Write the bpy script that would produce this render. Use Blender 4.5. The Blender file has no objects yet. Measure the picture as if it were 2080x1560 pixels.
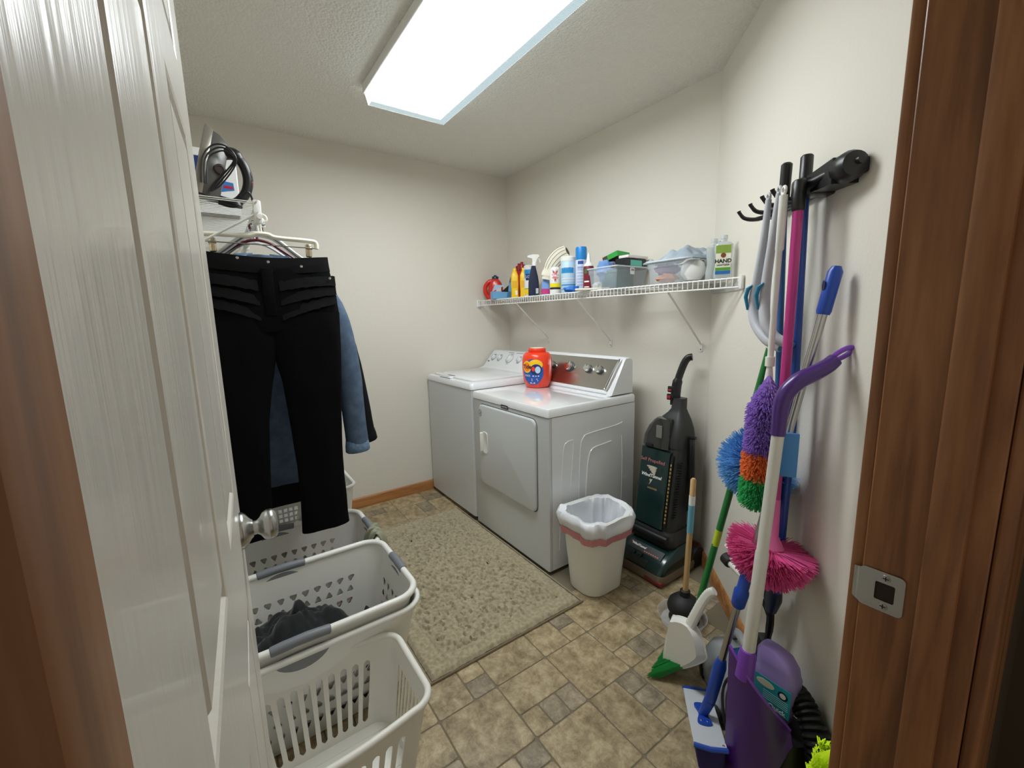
import bpy, bmesh, math, random
from mathutils import Vector, Matrix, noise
random.seed(7)
PI = math.pi
V = Vector
scene = bpy.context.scene
COL = scene.collection

# ------------------------------------------------------------------ camera
cam_d = bpy.data.cameras.new('camera'); cam_d.sensor_width = 36.0; cam_d.sensor_fit = 'HORIZONTAL'
cam_d.lens = 855.5 / 2080 * 36; cam_d.clip_start = 0.02; cam_d.clip_end = 50
cam = bpy.data.objects.new('camera', cam_d); COL.objects.link(cam)
F_ = V((-0.81025579, 0.56534589, -0.15449781)); R_ = V((0.57495524, 0.81787502, -0.0225151)); U_ = V((-0.11363108, 0.10707232, 0.98773655))
m = Matrix((R_, U_, -F_)).transposed().to_4x4(); m.translation = V((3.0018, -2.0783, 1.3311))
cam.matrix_world = m
scene.camera = cam
# ------------------------------------------------------------------ world, exposure (the lamp's own light is in its builder)
w = bpy.data.worlds.new('hall_light'); scene.world = w; w.use_nodes = True
w.node_tree.nodes['Background'].inputs[0].default_value = (0.52, 0.46, 0.38, 1)
w.node_tree.nodes['Background'].inputs[1].default_value = 0.55
scene.view_settings.view_transform = 'Standard'; scene.view_settings.look = 'None'
scene.view_settings.gamma = 1; scene.view_settings.use_curve_mapping = False
scene.view_settings.exposure = 0.17
LAMP = 19.0

# ------------------------------------------------------------------ materials
def lin(c):
    return tuple(((x / 255) / 12.92 if x / 255 <= .04045 else ((x / 255 + .055) / 1.055) ** 2.4) for x in c)
MATS = {}
def mat(name, col=(200, 200, 200), rough=.5, metal=0, bump=None, alpha=1, var=None, emit=0, coat=0, trans=0, spec=.5, sheen=0, aniso=None):
    if name in MATS: return MATS[name]
    m = bpy.data.materials.new(name); m.use_nodes = True; nt = m.node_tree; p = nt.nodes['Principled BSDF']
    c = lin(col) + (1,)
    p.inputs['Base Color'].default_value = c; p.inputs['Roughness'].default_value = rough; p.inputs['Metallic'].default_value = metal
    p.inputs['Alpha'].default_value = alpha; p.inputs['Coat Weight'].default_value = coat; p.inputs['Transmission Weight'].default_value = trans
    p.inputs['Specular IOR Level'].default_value = spec; p.inputs['Sheen Weight'].default_value = sheen
    if emit:
        p.inputs['Emission Color'].default_value = c; p.inputs['Emission Strength'].default_value = emit
    if var or bump or aniso:
        tc = nt.nodes.new('ShaderNodeTexCoord'); src = tc.outputs['Object']
        if aniso:
            mp = nt.nodes.new('ShaderNodeMapping'); mp.inputs['Scale'].default_value = aniso
            nt.links.new(src, mp.inputs[0]); src = mp.outputs[0]
    if var:
        c2, sc, *rest = var
        n = nt.nodes.new('ShaderNodeTexNoise'); n.inputs['Scale'].default_value = sc; n.inputs['Detail'].default_value = 6
        r = nt.nodes.new('ShaderNodeValToRGB'); r.color_ramp.elements[0].position = .35; r.color_ramp.elements[1].position = .65
        r.color_ramp.elements[0].color = c; r.color_ramp.elements[1].color = lin(c2) + (1,)
        nt.links.new(src, n.inputs['Vector']); nt.links.new(n.outputs['Fac'], r.inputs[0]); nt.links.new(r.outputs[0], p.inputs['Base Color'])
    if bump:
        sc, st, *kind = bump
        n = nt.nodes.new('ShaderNodeTexNoise'); n.inputs['Scale'].default_value = sc; n.inputs['Detail'].default_value = 4
        b = nt.nodes.new('ShaderNodeBump'); b.inputs['Strength'].default_value = st; b.inputs['Distance'].default_value = kind[0] if kind else .002
        nt.links.new(src, n.inputs['Vector']); nt.links.new(n.outputs['Fac'], b.inputs['Height']); nt.links.new(b.outputs[0], p.inputs['Normal'])
    MATS[name] = m
    return m

def wood(name, dark, mid, light, axis='Z', rough=.42, scale=1.0):
    m = bpy.data.materials.new(name); m.use_nodes = True; nt = m.node_tree; p = nt.nodes['Principled BSDF']; L = nt.links.new
    tc = nt.nodes.new('ShaderNodeTexCoord'); mp = nt.nodes.new('ShaderNodeMapping')
    s = {'Z': (1, 1, .07), 'X': (.07, 1, 1), 'Y': (1, .07, 1)}[axis]
    mp.inputs['Scale'].default_value = s; L(tc.outputs['Object'], mp.inputs[0])
    n1 = nt.nodes.new('ShaderNodeTexNoise'); n1.inputs['Scale'].default_value = 22 * scale; n1.inputs['Detail'].default_value = 5; n1.inputs['Distortion'].default_value = 1.2
    n2 = nt.nodes.new('ShaderNodeTexNoise'); n2.inputs['Scale'].default_value = 150 * scale; n2.inputs['Detail'].default_value = 3
    L(mp.outputs[0], n1.inputs['Vector']); L(mp.outputs[0], n2.inputs['Vector'])
    ad = nt.nodes.new('ShaderNodeMath'); ad.operation = 'MULTIPLY_ADD'; ad.inputs[1].default_value = .35
    L(n2.outputs['Fac'], ad.inputs[0]); L(n1.outputs['Fac'], ad.inputs[2])
    r = nt.nodes.new('ShaderNodeValToRGB'); e = r.color_ramp.elements
    e[0].position = .5; e[0].color = lin(dark) + (1,); e[1].position = .85; e[1].color = lin(light) + (1,)
    k = e.new(.66); k.color = lin(mid) + (1,)
    L(ad.outputs[0], r.inputs[0]); L(r.outputs[0], p.inputs['Base Color'])
    b = nt.nodes.new('ShaderNodeBump'); b.inputs['Strength'].default_value = .15; b.inputs['Distance'].default_value = .001
    L(ad.outputs[0], b.inputs['Height']); L(b.outputs[0], p.inputs['Normal'])
    p.inputs['Roughness'].default_value = rough
    MATS[name] = m
    return m

def wallmat(name, col, s1, d1, s2=None, rough=.75):
    m = bpy.data.materials.new(name); m.use_nodes = True; nt = m.node_tree; p = nt.nodes['Principled BSDF']; L = nt.links.new
    p.inputs['Base Color'].default_value = lin(col) + (1,); p.inputs['Roughness'].default_value = rough
    tc = nt.nodes.new('ShaderNodeTexCoord'); n = nt.nodes.new('ShaderNodeTexNoise'); n.inputs['Scale'].default_value = s1; n.inputs['Detail'].default_value = 3
    L(tc.outputs['Object'], n.inputs['Vector'])
    b = nt.nodes.new('ShaderNodeBump'); b.inputs['Strength'].default_value = .5; b.inputs['Distance'].default_value = d1
    if s2:
        vo = nt.nodes.new('ShaderNodeTexVoronoi'); vo.inputs['Scale'].default_value = s2; L(tc.outputs['Object'], vo.inputs['Vector'])
        ad = nt.nodes.new('ShaderNodeMath'); ad.operation = 'SUBTRACT'; L(n.outputs['Fac'], ad.inputs[0]); L(vo.outputs['Distance'], ad.inputs[1])
        L(ad.outputs[0], b.inputs['Height'])
    else:
        L(n.outputs['Fac'], b.inputs['Height'])
    L(b.outputs[0], p.inputs['Normal'])
    MATS[name] = m
    return m

def tilemat(name, c1, c2, c3):
    m = bpy.data.materials.new(name); m.use_nodes = True; nt = m.node_tree; p = nt.nodes['Principled BSDF']; L = nt.links.new
    ge = nt.nodes.new('ShaderNodeNewGeometry'); oi = nt.nodes.new('ShaderNodeObjectInfo')
    ad = nt.nodes.new('ShaderNodeVectorMath'); ad.operation = 'MULTIPLY_ADD'; ad.inputs[1].default_value = (9, 7, 5)
    cm = nt.nodes.new('ShaderNodeCombineXYZ')
    for i in range(3): L(oi.outputs['Random'], cm.inputs[i])
    L(cm.outputs[0], ad.inputs[0]); L(ge.outputs['Position'], ad.inputs[2])
    n = nt.nodes.new('ShaderNodeTexNoise'); n.inputs['Scale'].default_value = 19; n.inputs['Detail'].default_value = 12; n.inputs['Roughness'].default_value = .76; n.inputs['Distortion'].default_value = .3
    L(ad.outputs[0], n.inputs['Vector'])
    r = nt.nodes.new('ShaderNodeValToRGB'); e = r.color_ramp.elements
    e[0].position = .34; e[0].color = lin(c1) + (1,); e[1].position = .68; e[1].color = lin(c3) + (1,); k = e.new(.5); k.color = lin(c2) + (1,)
    L(n.outputs['Fac'], r.inputs[0])
    hs = nt.nodes.new('ShaderNodeHueSaturation'); mr = nt.nodes.new('ShaderNodeMapRange'); mr.inputs[3].default_value = .88; mr.inputs[4].default_value = 1.1
    L(oi.outputs['Random'], mr.inputs[0]); L(mr.outputs[0], hs.inputs['Value']); L(r.outputs[0], hs.inputs['Color']); L(hs.outputs[0], p.inputs['Base Color'])
    b = nt.nodes.new('ShaderNodeBump'); b.inputs['Strength'].default_value = .25; b.inputs['Distance'].default_value = .002
    L(n.outputs['Fac'], b.inputs['Height']); L(b.outputs[0], p.inputs['Normal']); p.inputs['Roughness'].default_value = .42
    MATS[name] = m
    return m

# ------------------------------------------------------------------ mesh building
def fr(o, x=(1, 0, 0), z=(0, 0, 1)):
    z = V(z).normalized(); x = V(x); x = (x - z * x.dot(z)).normalized(); y = z.cross(x)
    m = Matrix((x, y, z)).transposed().to_4x4(); m.translation = V(o); return m
def rrect(cx, cy, hx, hy, r, z, n=5):
    out = []
    for (sx, sy, a0) in ((1, 1, 0), (-1, 1, 90), (-1, -1, 180), (1, -1, 270)):
        for k in range(n + 1):
            a = math.radians(a0 + 90 * k / n); out.append(V((cx + sx * (hx - r) + r * math.cos(a), cy + sy * (hy - r) + r * math.sin(a), z)))
    return out
def ell(cx, cy, rx, ry, z, n=20, ph=0):
    return [V((cx + rx * math.cos(2 * PI * k / n + ph), cy + ry * math.sin(2 * PI * k / n + ph), z)) for k in range(n)]
def cr(pts, n=6, closed=False):
    pts = [V(p) for p in pts]; out = []; N = len(pts)
    for i in range(N if closed else N - 1):
        g = (lambda k: pts[k % N]) if closed else (lambda k: pts[max(0, min(N - 1, k))])
        a, b, c, d = g(i - 1), g(i), g(i + 1), g(i + 2)
        for k in range(n):
            t = k / n; out.append(.5 * ((2 * b) + (c - a) * t + (2 * a - 5 * b + 4 * c - d) * t * t + (3 * b - a - 3 * c + d) * t ** 3))
    if not closed: out.append(pts[-1])
    return out
ORG = {}
class B:
    def __init__(s, M=None): s.v = []; s.f = []; s.M = M or Matrix.Identity(4)
    def add(s, vs, fs):
        n = len(s.v); s.v += [s.M @ V(p) for p in vs]; s.f += [tuple(i + n for i in f) for f in fs]; return s
    def box(s, a, b):
        x0, y0, z0 = a; x1, y1, z1 = b
        return s.add([(x0, y0, z0), (x1, y0, z0), (x1, y1, z0), (x0, y1, z0), (x0, y0, z1), (x1, y0, z1), (x1, y1, z1), (x0, y1, z1)],
                     [(0, 3, 2, 1), (4, 5, 6, 7), (0, 1, 5, 4), (1, 2, 6, 5), (2, 3, 7, 6), (3, 0, 4, 7)])
    def rbox(s, a, b, r=.01, seg=2):
        bm = bmesh.new(); bmesh.ops.create_cube(bm, size=1)
        a = V(a); b = V(b); c = (a + b) / 2; d = b - a
        for v in bm.verts: v.co = V((c[i] + v.co[i] * d[i] for i in range(3)))
        bmesh.ops.bevel(bm, geom=bm.edges[:], offset=min(r, min(abs(x) for x in d) * .49), segments=seg, profile=.5, affect='EDGES')
        bm.verts.index_update(); s.add([v.co.copy() for v in bm.verts], [[v.index for v in f.verts] for f in bm.faces]); bm.free(); return s
    def loft(s, rings, cap0=True, cap1=True, closed=True):
        n = len(rings[0]); vs = [p for r in rings for p in r]; fs = []
        for i in range(len(rings) - 1):
            for k in range(n if closed else n - 1):
                a = i * n + k; b = i * n + (k + 1) % n; fs.append((a, b, b + n, a + n))
        if cap0: fs.append(tuple(range(n - 1, -1, -1)))
        if cap1: fs.append(tuple((len(rings) - 1) * n + k for k in range(n)))
        return s.add(vs, fs)
    def tube(s, pts, r=.01, n=10, cap=True, closed=False, flat=1.0, up=None):
        pts = [V(p) for p in pts]; N = len(pts); R = r if isinstance(r, (list, tuple)) else [r] * N
        if len(R) != N: R = [R[0] + (R[-1] - R[0]) * i / (N - 1) for i in range(N)] if len(R) == 2 else [R[min(len(R) - 1, int(i * len(R) / N))] for i in range(N)]
        rings = []; prev = None
        for i in range(N):
            if closed: t = pts[(i + 1) % N] - pts[i - 1]
            else: t = pts[min(N - 1, i + 1)] - pts[max(0, i - 1)]
            t.normalize()
            if prev is None:
                u = V(up) if up else (V((0, 0, 1)) if abs(t.z) < .9 else V((1, 0, 0)))
            else: u = prev
            u = (u - t * u.dot(t)).normalized(); prev = u; w = t.cross(u)
            rings.append([pts[i] + u * R[i] * flat * math.cos(2 * PI * k / n) + w * R[i] * math.sin(2 * PI * k / n) for k in range(n)])
        if closed:
            rings.append(rings[0]); return s.loft(rings, False, False)
        return s.loft(rings, cap, cap)
    def lathe(s, prof, n=24, sx=1, sy=1, c=(0, 0)):
        rings = [[V((c[0] + r * sx * math.cos(2 * PI * k / n), c[1] + r * sy * math.sin(2 * PI * k / n), z)) for k in range(n)] for r, z in prof]
        return s.loft(rings, True, True)
    def prism(s, pts, z0, z1):
        n = len(pts)
        return s.add([(p[0], p[1], z0) for p in pts] + [(p[0], p[1], z1) for p in pts],
                     [tuple(range(n - 1, -1, -1)), tuple(range(n, 2 * n))] + [(k, (k + 1) % n, (k + 1) % n + n, k + n) for k in range(n)])
    def grid(s, fn, nu, nv):
        vs = [fn(i / nu, j / nv) for j in range(nv + 1) for i in range(nu + 1)]
        return s.add(vs, [(j * (nu + 1) + i, j * (nu + 1) + i + 1, (j + 1) * (nu + 1) + i + 1, (j + 1) * (nu + 1) + i) for j in range(nv) for i in range(nu)])
    def bristle(s, a, b, r):
        a = V(a); b = V(b); t = (b - a).normalized(); u = t.orthogonal().normalized(); w = t.cross(u)
        p = [a + u * r, a - u * r * .5 + w * r * .87, a - u * r * .5 - w * r * .87]; q = [x + (b - a) for x in p]
        return s.add(p + q, [(0, 1, 4, 3), (1, 2, 5, 4), (2, 0, 3, 5), (3, 4, 5)])
    def perf(s, S, u0, u1, v0, v1, hole):
        # a wall patch with one hole: outer rectangle joined to an inner outline of 16 points
        o = []; h = []
        for k in range(16):
            a = 2 * PI * k / 16; c, d = math.cos(a), math.sin(a); q = max(abs(c), abs(d)); o.append(S(u0 + (u1 - u0) * (.5 + .5 * c / q), v0 + (v1 - v0) * (.5 + .5 * d / q)))
            x, y = hole(a); h.append(S(u0 + (u1 - u0) * (.5 + x), v0 + (v1 - v0) * (.5 + y)))
        return s.add(o + h, [(k, (k + 1) % 16, (k + 1) % 16 + 16, k + 16) for k in range(16)])
    def build(s, name, mt, parent=None, smooth=42, solid=0, org=None, kind=None, weld=False):
        if parent is not None: o0 = ORG[parent.name]
        elif org is not None: o0 = V(org)
        else:
            xs = [[p[i] for p in s.v] for i in range(3)]
            o0 = V(((min(xs[0]) + max(xs[0])) / 2, (min(xs[1]) + max(xs[1])) / 2, min(xs[2])))
        me = bpy.data.meshes.new(name); me.from_pydata([p - o0 for p in s.v], [], s.f)
        bm = bmesh.new(); bm.from_mesh(me)
        if weld: bmesh.ops.remove_doubles(bm, verts=bm.verts[:], dist=2e-5)
        bmesh.ops.recalc_face_normals(bm, faces=bm.faces[:]); bm.to_mesh(me); bm.free()
        if smooth:
            me.polygons.foreach_set('use_smooth', [True] * len(me.polygons)); me.set_sharp_from_angle(angle=math.radians(smooth))
        me.materials.append(mt if not isinstance(mt, str) else MATS[mt])
        o = bpy.data.objects.new(name, me); COL.objects.link(o)
        if parent is not None: o.parent = parent
        else: o.location = o0
        ORG[o.name] = o0
        if solid:
            md = o.modifiers.new('thickness', 'SOLIDIFY'); md.thickness = solid; md.offset = 0
            es = o.modifiers.new('crisp_edges', 'EDGE_SPLIT'); es.split_angle = math.radians(max(smooth, 30))
        if kind: o['kind'] = kind
        return o
def thing(name, label, cat, loc, group=None):
    o = bpy.data.objects.new(name, None); COL.objects.link(o); o.location = loc; o.empty_display_size = .05
    o['label'] = label; o['category'] = cat
    if group: o['group'] = group
    ORG[o.name] = V(loc); return o
def tag(o, label, cat, group=None):
    o['label'] = label; o['category'] = cat
    if group: o['group'] = group
    return o
def struct(o): o['kind'] = 'structure'; return o
def dup(root, loc, label=None):
    r = root.copy(); COL.objects.link(r); r.location = loc
    if label: r['label'] = label
    for ch in root.children:
        c = ch.copy(); COL.objects.link(c); c.parent = r
        for g in ch.children:
            d = g.copy(); COL.objects.link(d); d.parent = c
    return r
def text(body, size, M, mt, parent, wrap=None, bold=0.0, name='lettering', align='CENTER', shear=0):
    cu = bpy.data.curves.new(name, 'FONT'); cu.body = body; cu.size = size; cu.align_x = align; cu.align_y = 'CENTER'; cu.extrude = .0004; cu.offset = bold; cu.shear = shear; cu.resolution_u = 3
    ob = bpy.data.objects.new('tmp', cu); COL.objects.link(ob); dg = bpy.context.evaluated_depsgraph_get()
    me = bpy.data.meshes.new_from_object(ob.evaluated_get(dg)); bpy.data.objects.remove(ob)
    b = B(M); vs = [v.co.copy() for v in me.vertices]
    if wrap: vs = [wrap(v) for v in vs]
    b.add(vs, [tuple(p.vertices) for p in me.polygons]); bpy.data.meshes.remove(me)
    return b.build(name, mt, parent, smooth=0)
def nz(p, s=1.0, seed=0.0): return noise.noise(V(p) * s + V((seed, seed * 1.7, seed * .3)))

# the slanted broom wall: s runs along it from the shelf corner, o stands out into the room
C2 = V((1.807, 0, 0)); RD = V((.7189, -.6951, 0)); RN = V((-.6951, -.7189, 0))
def W(s, o, z): return C2 + RD * s + RN * o + V((0, 0, z))
def WP(*pts): return [W(*p) for p in pts]

# materials used often
white = mat('white_plastic', (236, 236, 230), .35)
white_b = mat('white_plastic_warm', (232, 230, 222), .42)
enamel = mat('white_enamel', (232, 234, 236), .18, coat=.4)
enamel_f = mat('shaded_white_enamel', (206, 209, 210), .3, coat=.2)  # white enamel darkened: shade on the fronts under the ceiling lamp, put into colour
wire = mat('white_vinyl_wire', (238, 238, 234), .4)
black = mat('black_plastic', (22, 22, 24), .38)
blackr = mat('black_rubber', (26, 26, 27), .6)
grey = mat('grey_plastic', (120, 124, 130), .45)
lgrey = mat('light_grey_plastic', (196, 198, 204), .38)
chrome = mat('chrome', (215, 215, 215), .16, 1)
steel = mat('satin_nickel', (184, 184, 182), .26, 1)
ink = mat('black_print', (20, 22, 28), .5)
paperw = mat('white_print', (240, 240, 238), .5)
oak = wood('oak_jamb', (112, 70, 38), (138, 91, 54), (156, 108, 68), 'Z')
oak_b = wood('oak_baseboard', (140, 88, 46), (172, 116, 66), (190, 136, 84), 'X')
wall_m = wallmat('wall_paint', (227, 222, 210), 130, .0012)
ceil_m = wallmat('popcorn_ceiling', (232, 230, 220), 80, .012, 100, .9)

# ------------------------------------------------------------------ the room
H = 2.457; XD = 2.83; SW = 1.423; YL = -2.30
RE = W(SW, 0, 0)
b = B(); b.box((-.12, YL - .1, -.05), (4.3, .12, -.0025)); floor = struct(b.build('floor', mat('grout', (122, 112, 92), .8), org=(1.4, -1.1, -.05)))
b = B(); b.box((-.1, YL - .1, H), (XD + .12, .1, H + .08)); struct(b.build('ceiling', ceil_m))
b = B(); b.box((-.1, YL - .1, -.05), (0, .1, H)); struct(b.build('wall_left', wall_m))
b = B(); b.box((0, 0, -.05), (1.807, .1, H)); struct(b.build('wall_back', wall_m))
b = B(); b.prism([C2[:2], RE[:2], (RE + V((0, .25, 0)))[:2], (C2 + V((.1, .1, 0)))[:2], (C2 + V((0, .1, 0)))[:2]], -.05, H); struct(b.build('wall_right', wall_m))
b = B(); b.box((0, YL - .1, -.05), (XD + .115, YL, H)); struct(b.build('wall_side', wall_m))
b = B(); b.box((XD, -1.345, -.05), (XD + .115, RE.y + .2, H)); b.box((XD, YL, -.05), (XD + .115, -2.145, H)); b.box((XD, -2.145, 2.06), (XD + .115, -1.345, H)); struct(b.build('wall_front', wall_m))
# hall outside the doorway, plus an added skin; hall dimness put into their colour
b = B(); b.box((XD + .115, -.6, -.05), (4.3, -.5, H)); b.box((XD + .115, -1.34, -.05), (XD + .121, -.6, H)); struct(b.build('wall_hall', mat('hall_shade', (78, 64, 46), .8)))

# floor pieces: 0.23 m modules, whole squares alternating with squares split 3:2 and a strip of three small ones
t_big = tilemat('stone_tile_tan', (116, 99, 71), (164, 146, 113), (202, 186, 152))
t_small = tilemat('stone_tile_grey', (98, 88, 72), (142, 129, 107), (184, 168, 140))
TM = {}
def tile_mesh(w, d, mt):
    k = (round(w, 4), round(d, 4), mt.name)
    if k not in TM:
        g = .0022; hx, hy = w / 2 - g, d / 2 - g; b = B()
        b.loft([rrect(0, 0, hx, hy, .009, -.004, 2), rrect(0, 0, hx, hy, .009, -.0012, 2), rrect(0, 0, hx - .002, hy - .002, .008, 0, 2)], False, True)
        me = bpy.data.meshes.new('tile'); me.from_pydata(b.v, [], b.f); me.materials.append(mt); TM[k] = me
    return TM[k]
def tile(x0, y0, x1, y1, mt):
    cx, cy = (x0 + x1) / 2, (y0 + y1) / 2
    if cx < .02 or cy > -.02 or cy < YL or (V((cx, cy, 0)) - C2).dot(RN) < .01 or cx > 2.86: return
    if cx < 1.40 and cy > -.70: return
    if .50 < cx < 1.62 and cy > -1.50: return
    o = bpy.data.objects.new('tile', tile_mesh(x1 - x0, y1 - y0, mt)); COL.objects.link(o); o.parent = floor
    o.location = V((cx, cy, 0)) - ORG['floor']
PX, PY = .2365, .2297
for i in range(-8, 6):
    for j in range(-5, 7):
        x0, y0 = 1.8475 + i * PX, -1.371 + j * PY; x1, y1 = x0 + PX, y0 + PY
        if (i + j) % 2: tile(x0, y0, x1, y1, t_big)
        elif i % 2 == 0:
            xs = x0 + PX * .6; tile(x0, y0, xs, y1, t_big)
            for k in range(3): tile(xs, y0 + PY * k / 3, x1, y0 + PY * (k + 1) / 3, t_small if (i + k) % 3 else t_big)
        else:
            ys = y0 + PY * .6; tile(x0, y0, x1, ys, t_big)
            for k in range(3): tile(x0 + PX * k / 3, ys, x0 + PX * (k + 1) / 3, y1, t_small if (j + k) % 3 else t_big)

# baseboards
def base(name, p, q, nrm, mt):
    p, q = V(p), V(q); d = (q - p).normalized(); L = (q - p).length
    b = B(fr(p, d, (0, 0, 1))); sgn = 1 if b.M.to_3x3().col[1].dot(V(nrm)) > 0 else -1
    prof = [(0, 0), (.012, 0), (.012, .058), (.009, .068), (.005, .075), (0, .078)]
    b.loft([[V((x, sgn * y, z)) for y, z in prof] for x in (0, L)]); return struct(b.build(name, mt, org=p))
oak_by = wood('oak_baseboard_y', (140, 88, 46), (172, 116, 66), (190, 136, 84), 'Y')
base('baseboard_left', (0, YL, 0), (0, -.0, 0), (1, 0, 0), oak_by)
base('baseboard_back', (0.012, 0, 0), (1.80, 0, 0), (0, -1, 0), oak_b)
base('baseboard_right', W(.0, 0, 0), W(SW, 0, 0), RN, oak_by)
base('baseboard_side', (.012, YL, 0), (XD, YL, 0), (0, 1, 0), oak_b)

# door frame: strike side with plate, hinge side
JY = -1.363
b = B(); b.rbox((XD + .003, JY, 0), (XD + .118, JY + .019, 2.05), .0015, 1)
jam = struct(b.build('trim_1', oak, smooth=30))
b = B(); b.rbox((XD + .063, JY - .0125, 0), (XD + .098, JY, 2.05), .004, 2); b.build('door_stop', oak, jam)
b = B(); b.rbox((XD - .012, JY + .005, 0), (XD + .003, JY + .064, 2.1), .003, 2); b.build('casing', oak, jam)
b = B(); b.rbox((XD + .118, JY + .006, 0), (XD + .134, JY + .17, 2.1), .004, 2); b.build('casing', oak, jam)
# strike plate
pz = .948; px = XD + .026
b = B(fr((px, JY - .0012, pz), (1, 0, 0), (0, -1, 0)))     # local x = world x, local y = -z? fixed by symmetric outline
out = rrect(0, 0, .024, .0285, .006, 0, 4); hole = rrect(.004, 0, .0105, .013, .002, 0, 4)
n = len(out); b.add(out + hole + [p + V((0, 0, .0012)) for p in out] + [p + V((0, 0, .0012)) for p in hole],
    [(k, (k + 1) % n, (k + 1) % n + n, k + n) for k in range(n)] + [(k + 2 * n, (k + 1) % n + 2 * n, (k + 1) % n + 3 * n, k + 3 * n) for k in range(n)]
    + [(k, (k + 1) % n, (k + 1) % n + 2 * n, k + 2 * n) for k in range(n)])
for q in range(6):   # curved lip turning round the edge of the jamb
    a0, a1 = q * .22, (q + 1) * .22; r = .012
    P = lambda a, h: (-.022 - r * math.sin(a), h, .001 - r * (1 - math.cos(a)))
    b.add([P(a0, -.026 + q * .0008), P(a1, -.026 + (q + 1) * .0008), P(a1, .026 - (q + 1) * .0008), P(a0, .026 - q * .0008)], [(0, 1, 2, 3)])
plate = b.build('strike_plate', steel, jam, solid=.0008)
b = B(); b.box((px - .008, JY - .0008, pz - .014), (px + .016, JY - .0004, pz + .014)); b.build('latch_hole', mat('dark_hole', (40, 28, 18), .8), jam)
for dz in (-.0205, .0205):
    b = B(fr((px + .004, JY - .0024, pz + dz), (1, 0, 0), (0, -1, 0))); b.lathe([(.0055, 0), (.005, .0008), (.0, .0013)], 14); sc = b.build('screw', steel, jam)
    b = B(fr((px + .004, JY - .0036, pz + dz), (1, 0, 0), (0, -1, 0))); b.box((-.0032, -.0006, 0), (.0032, .0006, .0003)); b.box((-.0006, -.0032, 0), (.0006, .0032, .0003)); b.build('screw_slot', ink, sc)
b = B(); b.rbox((XD + .022, -2.145, 0), (XD + .125, -2.128, 2.05), .0015, 1); jl = struct(b.build('trim_2', oak))
b = B(); b.rbox((XD + .037, -2.128, 0), (XD + .075, -2.107, 2.05), .003, 2); b.build('door_stop', oak, jl)
b = B(); b.rbox((XD + .125, -2.20, 0), (XD + .139, -2.134, 2.1), .004, 2); b.build('casing', oak, jl)

# the open six panel door
doorm = mat('painted_woodgrain', (222, 218, 208), .3, bump=(90, .7, .002), aniso=(1, 1, .05), coat=.15)
dang = math.radians(2.8); DM = fr((XD + .018, -2.1133, .012), (-math.cos(dang), math.sin(dang), 0), (0, 0, 1))   # x along the door from hinge, y out of the far face
DW, DH = .788, 2.03
yf = -1 if DM.to_3x3().col[1].y > 0 else 1     # sign so that +face points towards the room (+y world)
FY = 1 if DM.to_3x3().col[1].y > 0 else -1
b = B(DM)
xs = [0, .138, .353, .461, .676, DW]; zs = [0, .20, .845, 1.035, 1.60, 1.70, 1.915, DH]
for a in range(5):
    for c in range(7):
        x0, x1, z0, z1 = xs[a], xs[a + 1], zs[c], zs[c + 1]
        if a in (1, 3) and c in (1, 3, 5):
            rings = []
            for ins, dep in ((0, 0), (.004, -.0015), (.012, -.0115), (.020, -.0115), (.029, -.0015), (.034, -.0008)):
                rings.append([V((x0 + ins, FY * dep, z0 + ins)), V((x1 - ins, FY * dep, z0 + ins)), V((x1 - ins, FY * dep, z1 - ins)), V((x0 + ins, FY * dep, z1 - ins))])
            b.loft(rings, False, True)
        else: b.add([(x0, 0, z0), (x1, 0, z0), (x1, 0, z1), (x0, 0, z1)], [(0, 1, 2, 3)])
y1 = -FY * .035
b.add([(0, 0, 0), (DW, 0, 0), (DW, 0, DH), (0, 0, DH), (0, y1, 0), (DW, y1, 0), (DW, y1, DH), (0, y1, DH)], [(4, 7, 6, 5), (0, 4, 5, 1), (1, 5, 6, 2), (2, 6, 7, 3), (3, 7, 4, 0)])
door = struct(b.build('door_1', doorm, smooth=25))
KM = DM @ Matrix.Translation((DW - .06, 0, .945)); ky = V((0, FY, 0))
KM = KM @ fr((0, 0, 0), (1, 0, 0), ky)
b = B(KM); b.lathe([(.033, 0), (.033, .004), (.029, .009), (.019, .016), (.0155, .020)], 32); b.build('rose', steel, door)
b = B(KM); b.lathe([(.0135, .018), (.0125, .026), (.016, .031), (.024, .036), (.0285, .044), (.028, .052), (.022, .058), (.010, .0605), (0, .061)], 32); b.build('knob', steel, door)
b = B(DM); b.box((DW - .0005, y1 * .2, .90), (DW + .0012, y1 * .8, .99)); b.build('latch_plate', steel, door)
for hz in (.25, 1.0, 1.8):
    b = B(DM); b.tube([(.0, y1, hz - .045), (.0, y1, hz + .045)], .006, 10); b.build('hinge', steel, door)

# ------------------------------------------------------------------ ceiling lamp (gives the room its light)
LX0, LX1, LY0, LY1, LZ = .785, 2.005, -1.356, -.940, 2.372
lens_m = mat('lit_lens', (246, 252, 255), .4, emit=LAMP); lens_s = mat('lit_lens_side', (214, 226, 230), .4, emit=LAMP * .14)
lens_e = mat('clear_ribbed_acrylic', (150, 165, 170), .25, emit=1.15)
lamp = thing('ceiling_lamp', 'long white fluorescent wraparound lamp glowing on the ceiling', 'lamp', ((LX0 + LX1) / 2, (LY0 + LY1) / 2, LZ))
b = B(); b.rbox((LX0 + .004, LY0 - .016, H - .042), (LX1 - .004, LY1 + .016, H), .003, 1); b.build('base_pan', white, lamp)
b = B(); b.box((LX0 + .045, LY0 + .012, LZ), (LX1 - .045, LY1 - .045, LZ + .004)); b.build('lens', lens_m, lamp, smooth=0)
for xa in (LX0 + .003, LX1 - .045):
    b = B(); b.box((xa, LY0 + .012, LZ), (xa + .042, LY1 - .045, LZ + .004)); b.build('lens_end', lens_e, lamp, smooth=0)
b = B()
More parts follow.
